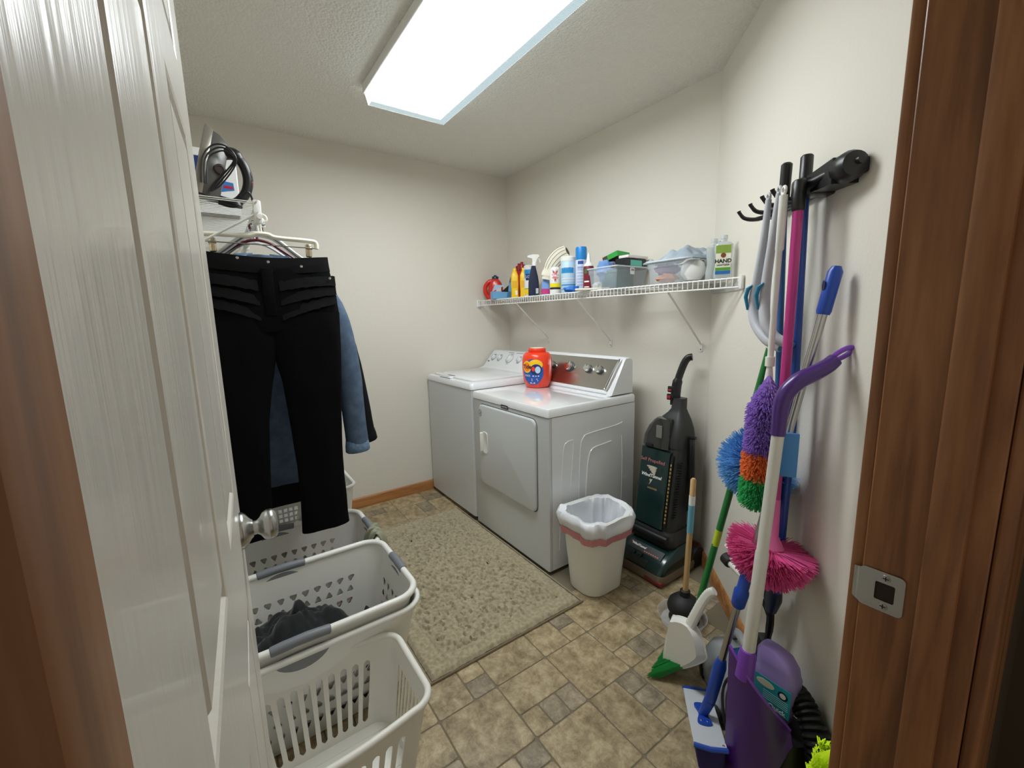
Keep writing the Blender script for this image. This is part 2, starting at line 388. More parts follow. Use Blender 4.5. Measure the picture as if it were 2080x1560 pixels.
for k in range(305):
    x = LX0 + .003 + k * .004; b.box((x, LY1 - .045, LZ - (.0012 if k % 2 else 0)), (x + .004, LY1 - .004, LZ + .003))
ribs = b.build('ribbed_edge', lens_e, lamp, smooth=0, kind='stuff')
b = B()
b.add([(LX0, LY0 + .012, LZ), (LX1, LY0 + .012, LZ), (LX1, LY0, H - .045), (LX0, LY0, H - .045)], [(0, 1, 2, 3)]); b.add([(LX0, LY1 - .004, LZ), (LX1, LY1 - .004, LZ), (LX1, LY1, H - .045), (LX0, LY1, H - .045)], [(3, 2, 1, 0)])
b.build('lens_side', lens_s, lamp, smooth=0, solid=.002)
for x in (LX0, LX1):
    b = B(); b.prism([(LY0 + .008, LZ - .003), (LY1 - .002, LZ - .003), (LY1 + .004, H - .042), (LY0 - .004, H - .042)], -.0015, .0015)
    b.v = [V((x + p.z, p.x, p.y)) for p in b.v]; b.build('end_plate', white, lamp, smooth=0)

# ------------------------------------------------------------------ rug
rugm = mat('rug_pile_beige', (178, 166, 138), .95, var=((150, 138, 110), 60), sheen=.3)
rug = thing('bath_rug', 'beige tufted rug with bound edge lying in front of the washer and dryer', 'rug', (1.08, -1.18, 0))
RX0, RX1, RY0, RY1 = .45, 1.70, -1.565, -.795
def rugf(u, v):
    x = RX0 + .008 + (RX1 - RX0 - .016) * u; y = RY0 + .008 + (RY1 - RY0 - .016) * v; e = min(u * 1.25, (1 - u) * 1.25, v * .77, (1 - v) * .77)
    inner = e > .075
    h = .019 + .004 * nz((x, y, 0), 90) + (.004 * nz((x * .35, y, 0), 70, 3) if inner else .003 * nz((x, y, 0), 55, 5))
    k = nz((x * .8, y * 1.1, 0), 60, 9)
    if inner and k > .2: h -= .015 * min(1, (k - .2) * 8)
    if .068 < e < .08: h -= .004
    if e < .012: h *= .35 + .65 * e / .012
    return V((x + .002 * nz((x, y, 1), 80), y + .002 * nz((x, y, 2), 80), max(.003, h)))
b = B(); b.grid(rugf, 300, 190); b.build('pile', rugm, rug, smooth=70, kind='stuff')
b = B(); b.tube([(RX0, RY0, .006), (RX1, RY0, .006), (RX1, RY1, .006), (RX0, RY1, .006)], .006, 8, closed=True); b.build('bound_edge', mat('rug_binding', (150, 138, 116), .9), rug)
b = B(); b.box((RX0, RY0, .001), (RX1, RY1, .003)); b.build('backing', MATS['rug_binding'], rug, smooth=0)

# ------------------------------------------------------------------ washer
wa = thing('washing_machine', 'white top-loading washing machine in the corner, left of the dryer', 'washer', (.355, -.45, 0))
wx0, wx1, wy0, wy1 = .018, .697, -.785, -.135
b = B(); b.rbox((wx0, wy0 + .012, .022), (wx1, wy1, .885), .012, 2); b.build('cabinet', enamel, wa)
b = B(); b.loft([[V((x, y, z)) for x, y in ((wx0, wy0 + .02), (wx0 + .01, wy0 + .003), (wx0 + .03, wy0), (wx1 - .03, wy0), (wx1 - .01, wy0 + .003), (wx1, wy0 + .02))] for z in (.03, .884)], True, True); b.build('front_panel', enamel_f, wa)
for (x, y) in ((wx0 + .05, wy0 + .06), (wx1 - .05, wy0 + .06), (wx0 + .05, wy1 - .05), (wx1 - .05, wy1 - .05)):
    b = B(fr((x, y, 0))); b.lathe([(.02, 0), (.02, .01), (.01, .012), (.01, .03)], 12); b.build('foot', black, wa)
b = B(); b.loft([rrect((wx0 + wx1) / 2, (wy0 + wy1) / 2, (wx1 - wx0) / 2 + .002, (wy1 - wy0) / 2 + .004, .022, z, 4) for z in (.886, .905)] + [rrect((wx0 + wx1) / 2, (wy0 + wy1) / 2, (wx1 - wx0) / 2 - .006, (wy1 - wy0) / 2 - .004, .022, .922, 4), rrect((wx0 + wx1) / 2, (wy0 + wy1) / 2, (wx1 - wx0) / 2 - .022, (wy1 - wy0) / 2 - .02, .02, .928, 4)])
b.build('top', enamel, wa)
b = B(); lx0, lx1 = wx0 + .06, wx1 - .045
b.loft([rrect((lx0 + lx1) / 2, -.525, (lx1 - lx0) / 2, .225, .03, .9285, 5), rrect((lx0 + lx1) / 2, -.525, (lx1 - lx0) / 2, .225, .03, .936, 5), rrect((lx0 + lx1) / 2, -.525, (lx1 - lx0) / 2 - .006, .219, .028, .940, 5)]); lid = b.build('lid', enamel, wa)
b = B(); b.loft([rrect((lx0 + lx1) / 2, -.525, (lx1 - lx0) / 2 - .04, .18, .03, .9402, 5), rrect((lx0 + lx1) / 2, -.525, (lx1 - lx0) / 2 - .046, .174, .028, .9425, 5)]); b.build('lid_panel', enamel, lid)
b = B(); b.loft([rrect(.30, -.757, .085, .021, .012, .9285, 4), rrect(.30, -.757, .08, .018, .012, .9415, 4)]); b.build('lid_lip', enamel, lid)
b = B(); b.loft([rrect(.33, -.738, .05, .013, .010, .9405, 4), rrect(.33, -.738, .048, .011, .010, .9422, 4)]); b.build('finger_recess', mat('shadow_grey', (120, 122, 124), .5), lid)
def console(name, x0, x1, prof, mt, parent, cap=.012):
    b = B(); k = []
    n = len(prof); cy = sum(p[0] for p in prof) / n; cz = sum(p[1] for p in prof) / n
    for x, s in ((x0, .93), (x0 + cap * .35, .98), (x0 + cap, 1), (x1 - cap, 1), (x1 - cap * .35, .98), (x1, .93)):
        k.append([V((x, cy + (y - cy) * s, max(prof[0][1], cz + (z - cz) * s))) for y, z in prof])
    b.loft(k); return b.build(name, mt, parent)
console('console', wx0 + .004, wx1 - .002, [(-.335, .93), (-.30, .938), (-.275, .955), (-.185, 1.062), (-.165, 1.075), (-.145, 1.075), (-.137, 1.06), (-.137, .93)], enamel, wa)
slope = V((0, -.107, -.09)).normalized(); nrm = V((0, -.107, .09)).normalized()
tang = V((0, .09, .107)).normalized()
def onface(x, t, lift=.0): return V((x, -.23, 1.008)) + tang * t + nrm * lift
printm = mat('grey_print', (110, 114, 122), .5)
for x, r in ((.092, .020), (.179, .020), (.318, .030), (.445, .020), (.555, .020)):
    M_ = fr(onface(x, .012, .0), (1, 0, 0), nrm)
    b = B(M_); b.lathe([(r * 1.15, 0), (r * 1.12, .004), (r * .98, .006), (r * .96, .018), (r * .8, .023), (0, .0235)], 26); kn = b.build('knob', enamel, wa)
    b = B(M_); b.tube([V((r * 1.28 * math.cos(a), r * 1.28 * math.sin(a), .001)) for a in [2 * PI * q / 24 for q in range(24)]], .0014, 5, closed=True); b.build('dial_ring', printm, kn)
    b = B(M_); b.rbox((-.003, -r * .8, .02), (.003, r * .85, .028), .0015, 1); b.build('grip', lgrey, kn)
    b = B(M_); b.box((-.018, r * 1.45, .0006), (.018, r * 1.45 + .003, .0012)); b.box((-.014, -r * 1.6, .0006), (.014, -r * 1.6 + .0025, .0012)); b.build('dial_print', printm, kn, kind='stuff')
b = B(fr(onface(.36, .068, .001), (1, 0, 0), nrm)); b.box((-.10, 0, 0), (-.03, .004, .0005)); b.box((0, 0, 0), (.09, .003, .0005)); b.box((.11, -.004, 0), (.118, .008, .0005)); b.build('console_print', printm, wa, smooth=0, kind='stuff')
b = B(fr(onface(.052, -.028, .001), (1, 0, 0), nrm)); b.prism([(.011 * math.cos(a), .006 * math.sin(a)) for a in [PI * q / 8 for q in range(16)]], 0, .001); b.build('badge', mat('dark_badge', (50, 54, 62), .4), wa)

# ------------------------------------------------------------------ dryer
dx0, dx1, dy0, dy1 = .714, 1.451, -.785, -.135
dr = thing('clothes_dryer', 'white front-loading clothes dryer with stainless steel control panel', 'dryer', (1.08, -.45, 0))
b = B(); b.box((dx0, dy0 + .022, .02), (dx1, dy1, .838)); b.build('cabinet', enamel, dr, smooth=0)
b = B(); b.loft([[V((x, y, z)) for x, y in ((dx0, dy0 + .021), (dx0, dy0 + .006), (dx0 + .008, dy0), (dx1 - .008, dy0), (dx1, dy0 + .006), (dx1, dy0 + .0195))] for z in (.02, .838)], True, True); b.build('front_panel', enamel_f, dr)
b = B(); b.rbox((dx0 + .02, dy0 + .03, 0.0), (dx1 - .02, dy1 - .02, .02), .004, 1); b.build('toe_base', black, dr)
b = B(); b.loft([rrect(1.0825, -.46, .371, .328, .012, .842, 3), rrect(1.0825, -.46, .371, .328, .012, .874, 3), rrect(1.0825, -.46, .367, .324, .012, .883, 3), rrect(1.0825, -.46, .355, .312, .01, .886, 3)]); b.build('top', mat('glossy_enamel', (236, 238, 240), .08, coat=1), dr)
# side embossing
def ridge(pts, r=.005, parent=None, name='emboss'):
    b = B(); b.tube(cr(pts, 5), r, 6, up=(0, 0, 1)); return b.build(name, enamel, parent)
xr = dx1 - .001
ridge([(xr, -.62, .70), (xr, -.665, .695), (xr, -.685, .65), (xr, -.70, .45), (xr, -.715, .12)], .004, dr)
ridge([(xr, -.615, .70), (xr, -.62, .62), (xr, -.635, .40), (xr, -.64, .12)], .004, dr)
ridge([(xr, -.58, .10), (xr, -.575, .40), (xr, -.565, .64), (xr, -.545, .70), (xr, -.50, .715), (xr, -.30, .725), (xr, -.24, .735)], .005, dr)
ridge([(xr, -.54, .10), (xr, -.52, .45), (xr, -.505, .58), (xr, -.475, .625), (xr, -.40, .635), (xr, -.33, .64)], .006, dr)
ridge([(xr, -.245, .66), (xr, -.235, .50), (xr, -.24, .12)], .004, dr)
# door
dm = Matrix.Identity(4)
def plan(cx, cz, hx, hz, r, y): return [V((p.x, y, p.y)) for p in rrect(cx, cz, hx, hz, r, 0, 6)]
b = B(); b.loft([plan(1.079, .565, .286, .256, .04, dy0 - .0005), plan(1.079, .565, .286, .256, .04, dy0 - .0012)]); b.build('door_gap', mat('gap_grey', (96, 98, 100), .5), dr)
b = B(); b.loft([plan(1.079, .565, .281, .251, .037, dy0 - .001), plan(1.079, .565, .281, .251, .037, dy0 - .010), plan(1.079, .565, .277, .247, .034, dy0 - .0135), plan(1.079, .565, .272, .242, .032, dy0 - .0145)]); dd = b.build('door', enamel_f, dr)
b = B(); b.loft([plan(.868, .585, .032, .068, .02, dy0 - .0145), plan(.868, .585, .031, .067, .02, dy0 - .017), plan(.874, .585, .022, .056, .02, dy0 - .0172), plan(.874, .585, .018, .05, .016, dy0 - .0150)], True, True); b.build('handle', white, dd)
b = B(); b.rbox((.838, dy0 - .036, .525), (.853, dy0 - .014, .648), .007, 3); b.build('handle_grip', white, dd)
b = B(fr((.823, dy0 - .0148, .765), (1, 0, 0), (0, -1, 0))); b.tube([(.016 * math.cos(q * PI / 12), .02 * math.sin(q * PI / 12), 0) for q in range(24)], .0012, 5, closed=True); b.tube([(-.008, -.010, 0), (.006, .011, 0)], .0014, 5); b.tube([(-.002, -.013, 0), (.009, .004, 0)], .0012, 5); b.build('sticker', printm, dd, kind='stuff')
b = B(); b.rbox((1.037, dy0 - .003, .826), (1.107, dy0, .85), .001, 1); bd = b.build('badge', mat('badge_dark', (62, 64, 70), .35), dr)
text('MAYTAG', .0125, fr((1.072, dy0 - .0034, .838), (1, 0, 0), (0, -1, 0)), mat('silver_print', (205, 205, 205), .35), bd)
console('console', dx0 + .012, dx1 - .012, [(-.325, .886), (-.315, .905), (-.215, 1.085), (-.20, 1.098), (-.16, 1.098), (-.142, 1.085), (-.137, .886)], enamel, dr, cap=.03)
ss = mat('brushed_stainless', (176, 174, 170), .26, 1, bump=(260, .06, .0005), aniso=(.02, 1, 1))
n2 = V((0, -.18, .10)).normalized(); t2 = V((0, .10, .18)).normalized()
def of2(x, t, l=0): return V((x, -.265, .995)) + t2 * t + n2 * l
b = B(); q = [of2(dx0 + .035, -.088, .001), of2(dx1 - .065, -.088, .001), of2(dx1 - .050, .100, .001), of2(dx0 + .03, .100, .001)]; b.loft([q, [p + n2 * .003 for p in q]]); b.build('control_panel', ss, dr, smooth=0)
b = B(); b.tube(cr([of2(dx1 - .058, -.085, .006), of2(dx1 - .072, -.07, .007), of2(dx1 - .05, .085, .006), of2(dx1 - .038, .098, .006), of2(dx1 - .032, .085, .006), of2(dx1 - .048, -.075, .006)], 5, True), .004, 8, closed=True); b.build('chrome_trim', chrome, dr)
b = B(); b.rbox((dx0 + .03, -.322, .893), (dx1 - .05, -.312, .902), .002, 1); b.build('panel_sill', lgrey, dr)
for x, r in ((.871, .022), (1.037, .031), (1.201, .024), (1.292, .024)):
    M_ = fr(of2(x, .025, .003), (1, 0, 0), n2)
    b = B(M_); b.lathe([(r * 1.1, 0), (r * 1.1, .004), (r * .95, .006), (r * .95, .022)], 28); kn = b.build('knob', mat('knob_dark', (70, 70, 72), .3), dr)
    b = B(M_); b.lathe([(r * .96, .012), (r * .95, .024), (r * .82, .028), (0, .0285)], 28); kc = b.build('knob_cap', chrome, kn)
    b = B(M_); b.box((-.0015, r * .35, .0284), (.0015, r * .8, .0292)); b.build('pointer', ink, kn)
    b = B(M_)
    for q in range(-4, 5):
        a = PI / 2 + q * .35
        b.box((r * 1.55 * math.cos(a) - .004, r * 1.55 * math.sin(a) - .0008, .0), (r * 1.55 * math.cos(a) + .004, r * 1.55 * math.sin(a) + .0008, .0005))
    b.box((-.013, -r * 1.5, 0), (.013, -r * 1.5 + .002, .0005)); b.build('dial_print', printm, kn, smooth=0, kind='stuff')

# ------------------------------------------------------------------ tub of laundry pods on the dryer
orange = mat('orange_red_plastic', (238, 60, 24), .3, coat=.3); blue_l = mat('label_blue', (38, 84, 170), .4); yel = mat('label_yellow', (250, 200, 40), .4)
TC = (.865, -.385); tub = thing('detergent_tub', 'orange-red tub of laundry pods with a blue label standing on the dryer', 'tub', (TC[0], TC[1], .886))
prof = [(.066, .886), (.074, .889), (.086, .915), (.094, .96), (.097, 1.01), (.097, 1.06), (.090, 1.092), (.076, 1.108), (.056, 1.113)]
b = B(); b.lathe(prof, 36, c=TC); b.build('tub_body', orange, tub)
b = B(); b.lathe([(.056, 1.111), (.058, 1.115), (.058, 1.133), (.055, 1.137), (.05, 1.138)], 32, c=TC); ld = b.build('lid', orange, tub)
b = B(); b.lathe([(.043, 1.1378), (.043, 1.139)], 28, c=TC, sx=1); b.build('lid_sticker', paperw, ld)
def trad(z):
    for (r0, z0), (r1, z1) in zip(prof, prof[1:]):
        if z0 <= z <= z1: return r0 + (r1 - r0) * (z - z0) / (z1 - z0)
    return .09
TA = math.atan2(-2.078 - TC[1], 3.0 - TC[0]) - .32      # the label is turned a little left of the viewer
def twrap(off, cz=.990):
    def f(v):
        z = cz + v.y; r = trad(z) + off; a = TA + v.x / .095; return V((TC[0] + r * math.cos(a), TC[1] + r * math.sin(a), z))
    return f
def tpatch(outl, off, mt, name):
    b = B(); f = twrap(off); pts = []; N = len(outl); cx = sum(p[0] for p in outl) / N; cy = sum(p[1] for p in outl) / N
    rings = [[f(V((cx + (x - cx) * k, cy + (y - cy) * k, 0))) for x, y in outl] for k in (1, .8, .6, .4, .2, .02)]
    b.loft(rings, False, True); return b.build(name, mt, tub)
oval = lambda cx, cy, rx, ry, n=28: [(cx + rx * math.cos(2 * PI * k / n), cy + ry * math.sin(2 * PI * k / n)) for k in range(n)]
tpatch(oval(0, 0, .072, .083), .0008, blue_l, 'label')
tpatch([(x, y) for x, y in oval(.02, .048, .045, .033)], .0012, yel, 'label_flash')
tpatch(oval(.024, .018, .036, .034), .0016, mat('label_navy', (24, 40, 110), .4), 'label_picture')
tpatch(oval(.034, .016, .017, .022), .0020, mat('label_sky', (190, 220, 240), .4), 'label_pod')
tpatch(oval(.006, .022, .010, .016), .0020, orange, 'label_pod')
tpatch(oval(-.038, .034, .032, .038), .0022, yel, 'logo_ring')
tpatch(oval(-.038, .034, .025, .029), .0026, mat('label_orange', (250, 130, 20), .4), 'logo_ring')
navy = mat('print_navy', (16, 26, 90), .4)
text('Tide', .034, Matrix.Identity(4), navy, tub, wrap=lambda v: twrap(.0036)(V((v.x - .036, v.y + .034, 0))), bold=.0008)
text('PODS', .016, Matrix.Identity(4), paperw, tub, wrap=lambda v: twrap(.0018)(V((v.x - .036, v.y - .022, 0))), bold=.0006)
b = B(); f = twrap(.0016)
for (x0, x1, y) in ((-.008, .03, -.046), (-.008, .036, -.056), (-.02, .015, -.071), (.0, .01, -.026), (.018, .026, -.026), (.034, .042, -.026)):
    b.add([f(V((x0, y, 0))), f(V((x1, y, 0))), f(V((x1, y + .006, 0))), f(V((x0, y + .006, 0)))], [(0, 1, 2, 3)])
b.build('label_print', paperw, tub, smooth=0, kind='stuff')

# ------------------------------------------------------------------ waste bin with bag
bin_ = thing('waste_bin', 'white plastic waste bin standing beside the dryer', 'bin', (1.63, -.635, 0))
BC = (1.63, -.635)
def binring(t, z, g=0): return rrect(BC[0] + .012 * t, BC[1] - .012 * t, .098 + .030 * t + g, .118 + .036 * t + g, .075 + .02 * t, z, 7)
b = B(); b.loft([binring(-.06, 0.0, -.006), binring(0, .006), binring(.5, .20), binring(1, .395)] , True, False); b.build('bin_body', white, bin_, solid=.003)
b = B(); b.tube(binring(1, .395, .003), .006, 8, closed=True); b.build('bin_rim', white, bin_)
bagm = mat('white_bag_film', (240, 243, 248), .3, alpha=.93, bump=(30, .3, .004)); bag = thing('bin_bag', 'white drawstring bin bag folded over the rim of the waste bin', 'bag', (BC[0], BC[1], .2))
def bagf(u, v):
    # v 0: inside bottom, .55 rim, 1: outer hem
    N = 84; a = u * 2 * PI
    if v < .55: t = v / .55; z = .12 + .285 * t; g = -.012 - .01 * (1 - t); tt = -.2 + 1.2 * t
    else: t = (v - .55) / .45; z = .405 + .012 * math.sin(t * PI * .6) - .115 * t ** 1.3; g = .010 + .012 * math.sin(t * PI); tt = 1 - .25 * t
    ring = binring(tt, z, g); k = u * len(ring) % len(ring); i = int(k); p = ring[i].lerp(ring[(i + 1) % len(ring)], k - i)
    w = .010 * nz((math.cos(a) * 3, math.sin(a) * 3, v * 3), 1.6) + .006 * nz((math.cos(a) * 9, math.sin(a) * 9, v * 2), 1.2, 4)
    c = V((BC[0], BC[1], z)); d = (p - c); d.z = 0; d.normalize()
    return p + d * w * (1.0 if v > .5 else 1.6) + V((0, 0, (.018 * nz((math.cos(a) * 1.5, math.sin(a) * 1.5, 0), 1.5, 2)) * (1 if v > .4 else .2)))
b = B(); b.grid(lambda u, v: bagf(u % 1.0, v), 96, 26); b.build('bag_film', bagm, bag, smooth=60)
b = B(); b.grid(lambda u, v: (lambda p, c: p + (p - c).normalized() * .004)(bagf(u % 1.0, .9 + .125 * v), V((BC[0], BC[1], .29))), 96, 4); b.build('drawstring_band', mat('pink_band', (214, 140, 150), .45), bag, smooth=60)

# ------------------------------------------------------------------ upright vacuum cleaner
vg = mat('dark_green_plastic', (14, 44, 42), .22, coat=.3); vb = mat('charcoal_plastic', (42, 43, 44), .45); vsm = mat('smoked_plastic', (60, 60, 58), .15, alpha=.72, coat=.4)
vac = thing('upright_vacuum', 'dark green and black upright vacuum cleaner in the corner beside the dryer', 'vacuum', (1.715, -.28, 0))
vx = 1.715
b = B(); b.loft([rrect(vx, -.275, .150, .150, .03, .012, 4), rrect(vx, -.275, .153, .152, .03, .04, 4), rrect(vx, -.275, .150, .148, .03, .055, 4)]); b.build('sole', mat('taupe_plastic', (118, 104, 88), .5), vac)
b = B(); b.loft([rrect(vx, -.275, .148, .146, .03, .05, 4), rrect(vx, -.270, .148, .143, .03, .075, 4), rrect(vx, -.235, .140, .105, .03, .125, 4), rrect(vx, -.20, .125, .07, .03, .155, 4)]); hood = b.build('nozzle_hood', vg, vac)
b = B(); b.rbox((vx + .05, -.43, .01), (vx + .152, -.40, .032), .006); b.build('bumper', mat('dull_red_rubber', (120, 44, 38), .6), vac)
nh = V((0, -.05, .038)).normalized() if False else V((0, -.8, .62)).normalized()
hM = fr((vx, -.368, .108), (1, 0, 0), V((0, -.61, .79)))
b = B(hM); b.box((-.105, -.004, .001), (.105, .044, .003)); pl = b.build('control_plate', black, vac, smooth=0)
text('WindTunnel', .017, fr((vx - .04, -.3525, .1265), (1, 0, 0), V((0, -.61, .79))), paperw, pl, bold=.0004, shear=.25)
text('Bagless', .010, fr((vx - .03, -.367, .1145), (1, 0, 0), V((0, -.61, .79))), paperw, pl) if False else None
b = B(hM)
for q in range(7): b.box((.0 + q * .013, .004, .0032), (.009 + q * .013, .010, .0036))
b.box((-.09, .026, .0032), (-.082, .034, .0036)); b.build('plate_print', mat('red_print', (190, 110, 90), .5), pl, smooth=0, kind='stuff')
b = B(fr((vx - .01, -.405, .081), (1, 0, 0), V((0, -.77, .63)))); b.rbox((-.11, -.022, 0), (.06, .018, .004), .003, 1); b.build('headlight_window', vsm, vac)
for q in (-.045, .0):
    b = B(fr((vx + q, -.385, .098), (1, 0, 0), V((0, -.61, .79)))); b.rbox((-.004, -.018, 0), (.004, .012, .010), .003, 1); b.build('pedal_rib', black, vac)
for sx in (-1, 1):
    b = B(fr((vx + sx * .135, -.10, .055), (0, 1, 0), (1, 0, 0))); b.lathe([(.03, -.014), (.052, -.012), (.055, 0), (.052, .012), (.03, .014)], 22); b.build('wheel', blackr, vac)
def vc(z): return -.215 + .13 * (z - .2)
def vring(z, hx, hy, r, dx=0): return rrect(vx - .012 + dx, vc(z), hx, hy, r, z, 5)
b = B(); b.loft([vring(.135, .125, .075, .04), vring(.16, .135, .095, .045), vring(.20, .130, .098, .045), vring(.225, .118, .09, .045)]); b.build('pivot_collar', vb, vac)
b = B(); b.tube([(vx - .12, vc(.185) - .093, .192), (vx + .1, vc(.185) - .093, .192)], .022, 12); b.build('pivot_roll', black, vac)
b = B(); b.loft([vring(.215, .112, .078, .035), vring(.40, .112, .078, .035), vring(.60, .112, .076, .035), vring(.66, .108, .072, .04)]); b.build('rear_body', vb, vac)
yv = lambda z: vc(z) - .078
b = B(); b.loft([[V((vx - .125 + x, yv(z) + y, z)) for x, y in ((0, .02), (.002, -.004), (.012, -.014), (.17, -.02), (.182, -.014), (.186, .012))] for z in (.235, .25, .62, .635)]); bd = b.build('bag_door', vg, vac)
vn = V((0.03, -1, .13)).normalized()
vM = lambda x, z: fr((vx - .035 + x, yv(z) - .0215, z), (1, .02, 0), vn)
text('Self Propelled', .026, vM(0, .575), mat('pink_print', (196, 120, 120), .5), bd)
text('WindTunnel', .024, vM(.0, .495), paperw, bd, bold=.0006, shear=.2)
text('HOOVER', .014, vM(.015, .430), mat('tan_print', (190, 160, 110), .5), bd)
b = B(vM(0, .53)); 
for q in range(5): b.prism(oval(.004 * q, .012 - q * .009, .032 - q * .006, .0055, 18), .0002 + q * .0002, .0005 + q * .0002)
b.prism([(-.008, -.055), (.012, -.052), (.002, -.072), (-.008, -.085), (-.002, -.068)], .0002, .0005)
b.build('tornado_print', mat('cream_print', (190, 184, 164), .5), bd)
b = B(); b.loft([[V((vx + x, yv(z) + y, z)) for x, y in ((.062, -.012), (.074, -.010), (.074, .01), (.062, .01))] for z in (.25, .62)]); sp = b.build('side_strip', black, vac)
b = B(fr((vx + .0685, yv(.43) - .0125, .43), (0, .13, 1), vn)); 
for q in range(16): b.box((-.16 + q * .02, -.004, 0), (-.148 + q * .02, .004, .0006))
b.build('side_print', mat('gold_print', (170, 140, 70), .5), sp, smooth=0, kind='stuff')
b = B()
for q in range(22):
    z = .30 + q * .0135; b.box((vx + .085, yv(z) + .008, z), (vx + .1035, yv(z) + .03, z + .006))
b.build('vent_ribs', black, vac, smooth=0, kind='stuff')
b = B(); b.loft([vring(.655, .110, .078, .04), vring(.70, .108, .08, .04), vring(.745, .095, .07, .04, .008), vring(.79, .072, .055, .035, .018), vring(.825, .045, .04, .025, .028), vring(.845, .034, .032, .02, .03), vring(.90, .03, .03, .018, .03)]); b.build('hood_top', vb, vac)
b = B(); b.loft([[V((vx - .035 + x * k + .018 * (1 - k) * 3, yv(z) + y - .002, z)) for x, y in ((-.09, .03), (-.085, .0), (-.06, -.016), (.05, -.018), (.075, -.008), (.08, .02))] for z, k in ((.645, 1), (.70, .97), (.75, .82), (.785, .62), (.80, .5))]); cl = b.build('tool_cover', vsm, vac)
b = B(); b.loft([[V((vx - .02 + x, yv(.7) - .021, z)) for x in (-.012 * 1, .022)] + [V((vx - .02 + x, yv(.7) - .016, z)) for x in (.022, -.012)] for z in (.70, .765)]); b.prism([(0, 0), (0, 0.001), (0.001, 0)], 0, .001) if False else None; b.build('stowed_tool', mat('tool_grey', (120, 118, 110), .4), vac)
b = B(); b.rbox((vx - .09, yv(.65) - .026, .642), (vx - .045, yv(.65) - .012, .662), .006); b.build('latch', black, vac)
hx = vx - .010
hp = cr([(hx, vc(.88), .86), (hx, vc(.92), .93), (hx + .002, vc(.96), .975), (hx + .012, vc(1.0) + .005, 1.03), (hx + .026, vc(1.05) + .012, 1.085), (hx + .040, vc(1.08) + .018, 1.108), (hx + .056, vc(1.08) + .026, 1.112)], 5)
b = B(); b.tube(hp, [.029 if i < 12 else .022 for i in range(len(hp))], 14, flat=.8); b.build('handle', black, vac)
for z in (.905, .945):
    b = B(); b.rbox((hx - .03, vc(z) - .036, z - .018), (hx + .006, vc(z) - .02, z + .014), .004); sw = b.build('switch_block', black, vac)
    b = B(); b.rbox((hx - .022, vc(z) - .042, z - .010), (hx - .004, vc(z) - .034, z + (.006 if z < .92 else -.002)), .002); b.build('switch', mat('red_switch', (176, 34, 44), .35), sw)
b = B()
for q in range(3):
    s_ = q * .008
    b.tube(cr([(vx + .105 + s_, vc(.68), .70), (vx + .122 + s_, vc(.6) - .01, .64), (vx + .13 + s_, vc(.5), .50), (vx + .125 + s_, vc(.4), .36), (vx + .112 + s_, vc(.4) + .02, .34), (vx + .105 + s_, vc(.5) + .02, .50), (vx + .102 + s_, vc(.68), .70)], 5), .0042, 6)
b.build('power_cord', black, vac, kind='stuff')
b = B(); b.tube([(vx + .09, vc(.7), .705), (vx + .13, vc(.7), .712)], .008, 8); b.build('cord_hook', black, vac)
b = B()
hz_ = cr([(vx - .135, vc(.3) + .03, .28), (vx - .14, vc(.5) + .02, .5), (vx - .128, vc(.68) + .01, .68), (vx - .095, vc(.75), .745), (vx - .06, vc(.76), .755)], 14)
b.tube(hz_, [.018 + .0025 * (i % 2) for i in range(len(hz_))], 12); b.build('hose', blackr, vac)
# foil duct behind the vacuum
b = B(); dp = cr([(1.475, -.07, .09), (1.53, -.075, .13), (1.56, -.08, .22), (1.54, -.08, .32), (1.48, -.07, .36)], 14)
b.tube(dp, [.045 + .005 * (i % 2) for i in range(len(dp))], 14); tag(b.build('dryer_duct', mat('crumpled_foil', (150, 148, 142), .35, .9), smooth=20), 'grey foil dryer duct between the dryer and the vacuum cleaner', 'duct')

# ------------------------------------------------------------------ plunger in clear dish
plg = thing('plunger', 'black rubber sink plunger with a wooden handle', 'plunger', (2.052, -.522, .006))
b = B(fr((2.052, -.522, .006))); b.lathe([(.060, .0), (.064, .004), (.052, .028), (.060, .034), (.070, .048), (.072, .062), (.064, .085), (.045, .104), (.026, .112), (.022, .114), (.021, .138), (.016, .142)], 30); b.build('rubber_cup', blackr, plg)
b = B(); b.tube([(2.052, -.522, .12), (2.062, -.524, .40), (2.070, -.527, .655), (2.0703, -.527, .662)], [.0115, .0115, .0115, .007], 14); hd = b.build('handle', wood('light_wood', (176, 138, 88), (204, 168, 116), (220, 188, 140), 'Z'), plg)
b = B(); b.tube([(2.0626, -.5242, .420), (2.0665, -.5257, .545)], .0127, 14); b.build('paper_label', mat('label_teal', (110, 176, 200), .5), hd)
b = B(); b.tube([(2.0665, -.5257, .545), (2.0678, -.5262, .585)], .0127, 14); b.build('paper_label', paperw, hd)
b = B(fr((2.05, -.535, .001))); b.lathe([(.07, 0), (.085, .0), (.100, .035), (.103, .036), (.088, .002), (.07, .003)], 30); tag(b.build('drip_dish', mat('clear_plastic', (235, 238, 240), .06, alpha=.28, coat=.5)), 'clear plastic dish under the plunger', 'dish')

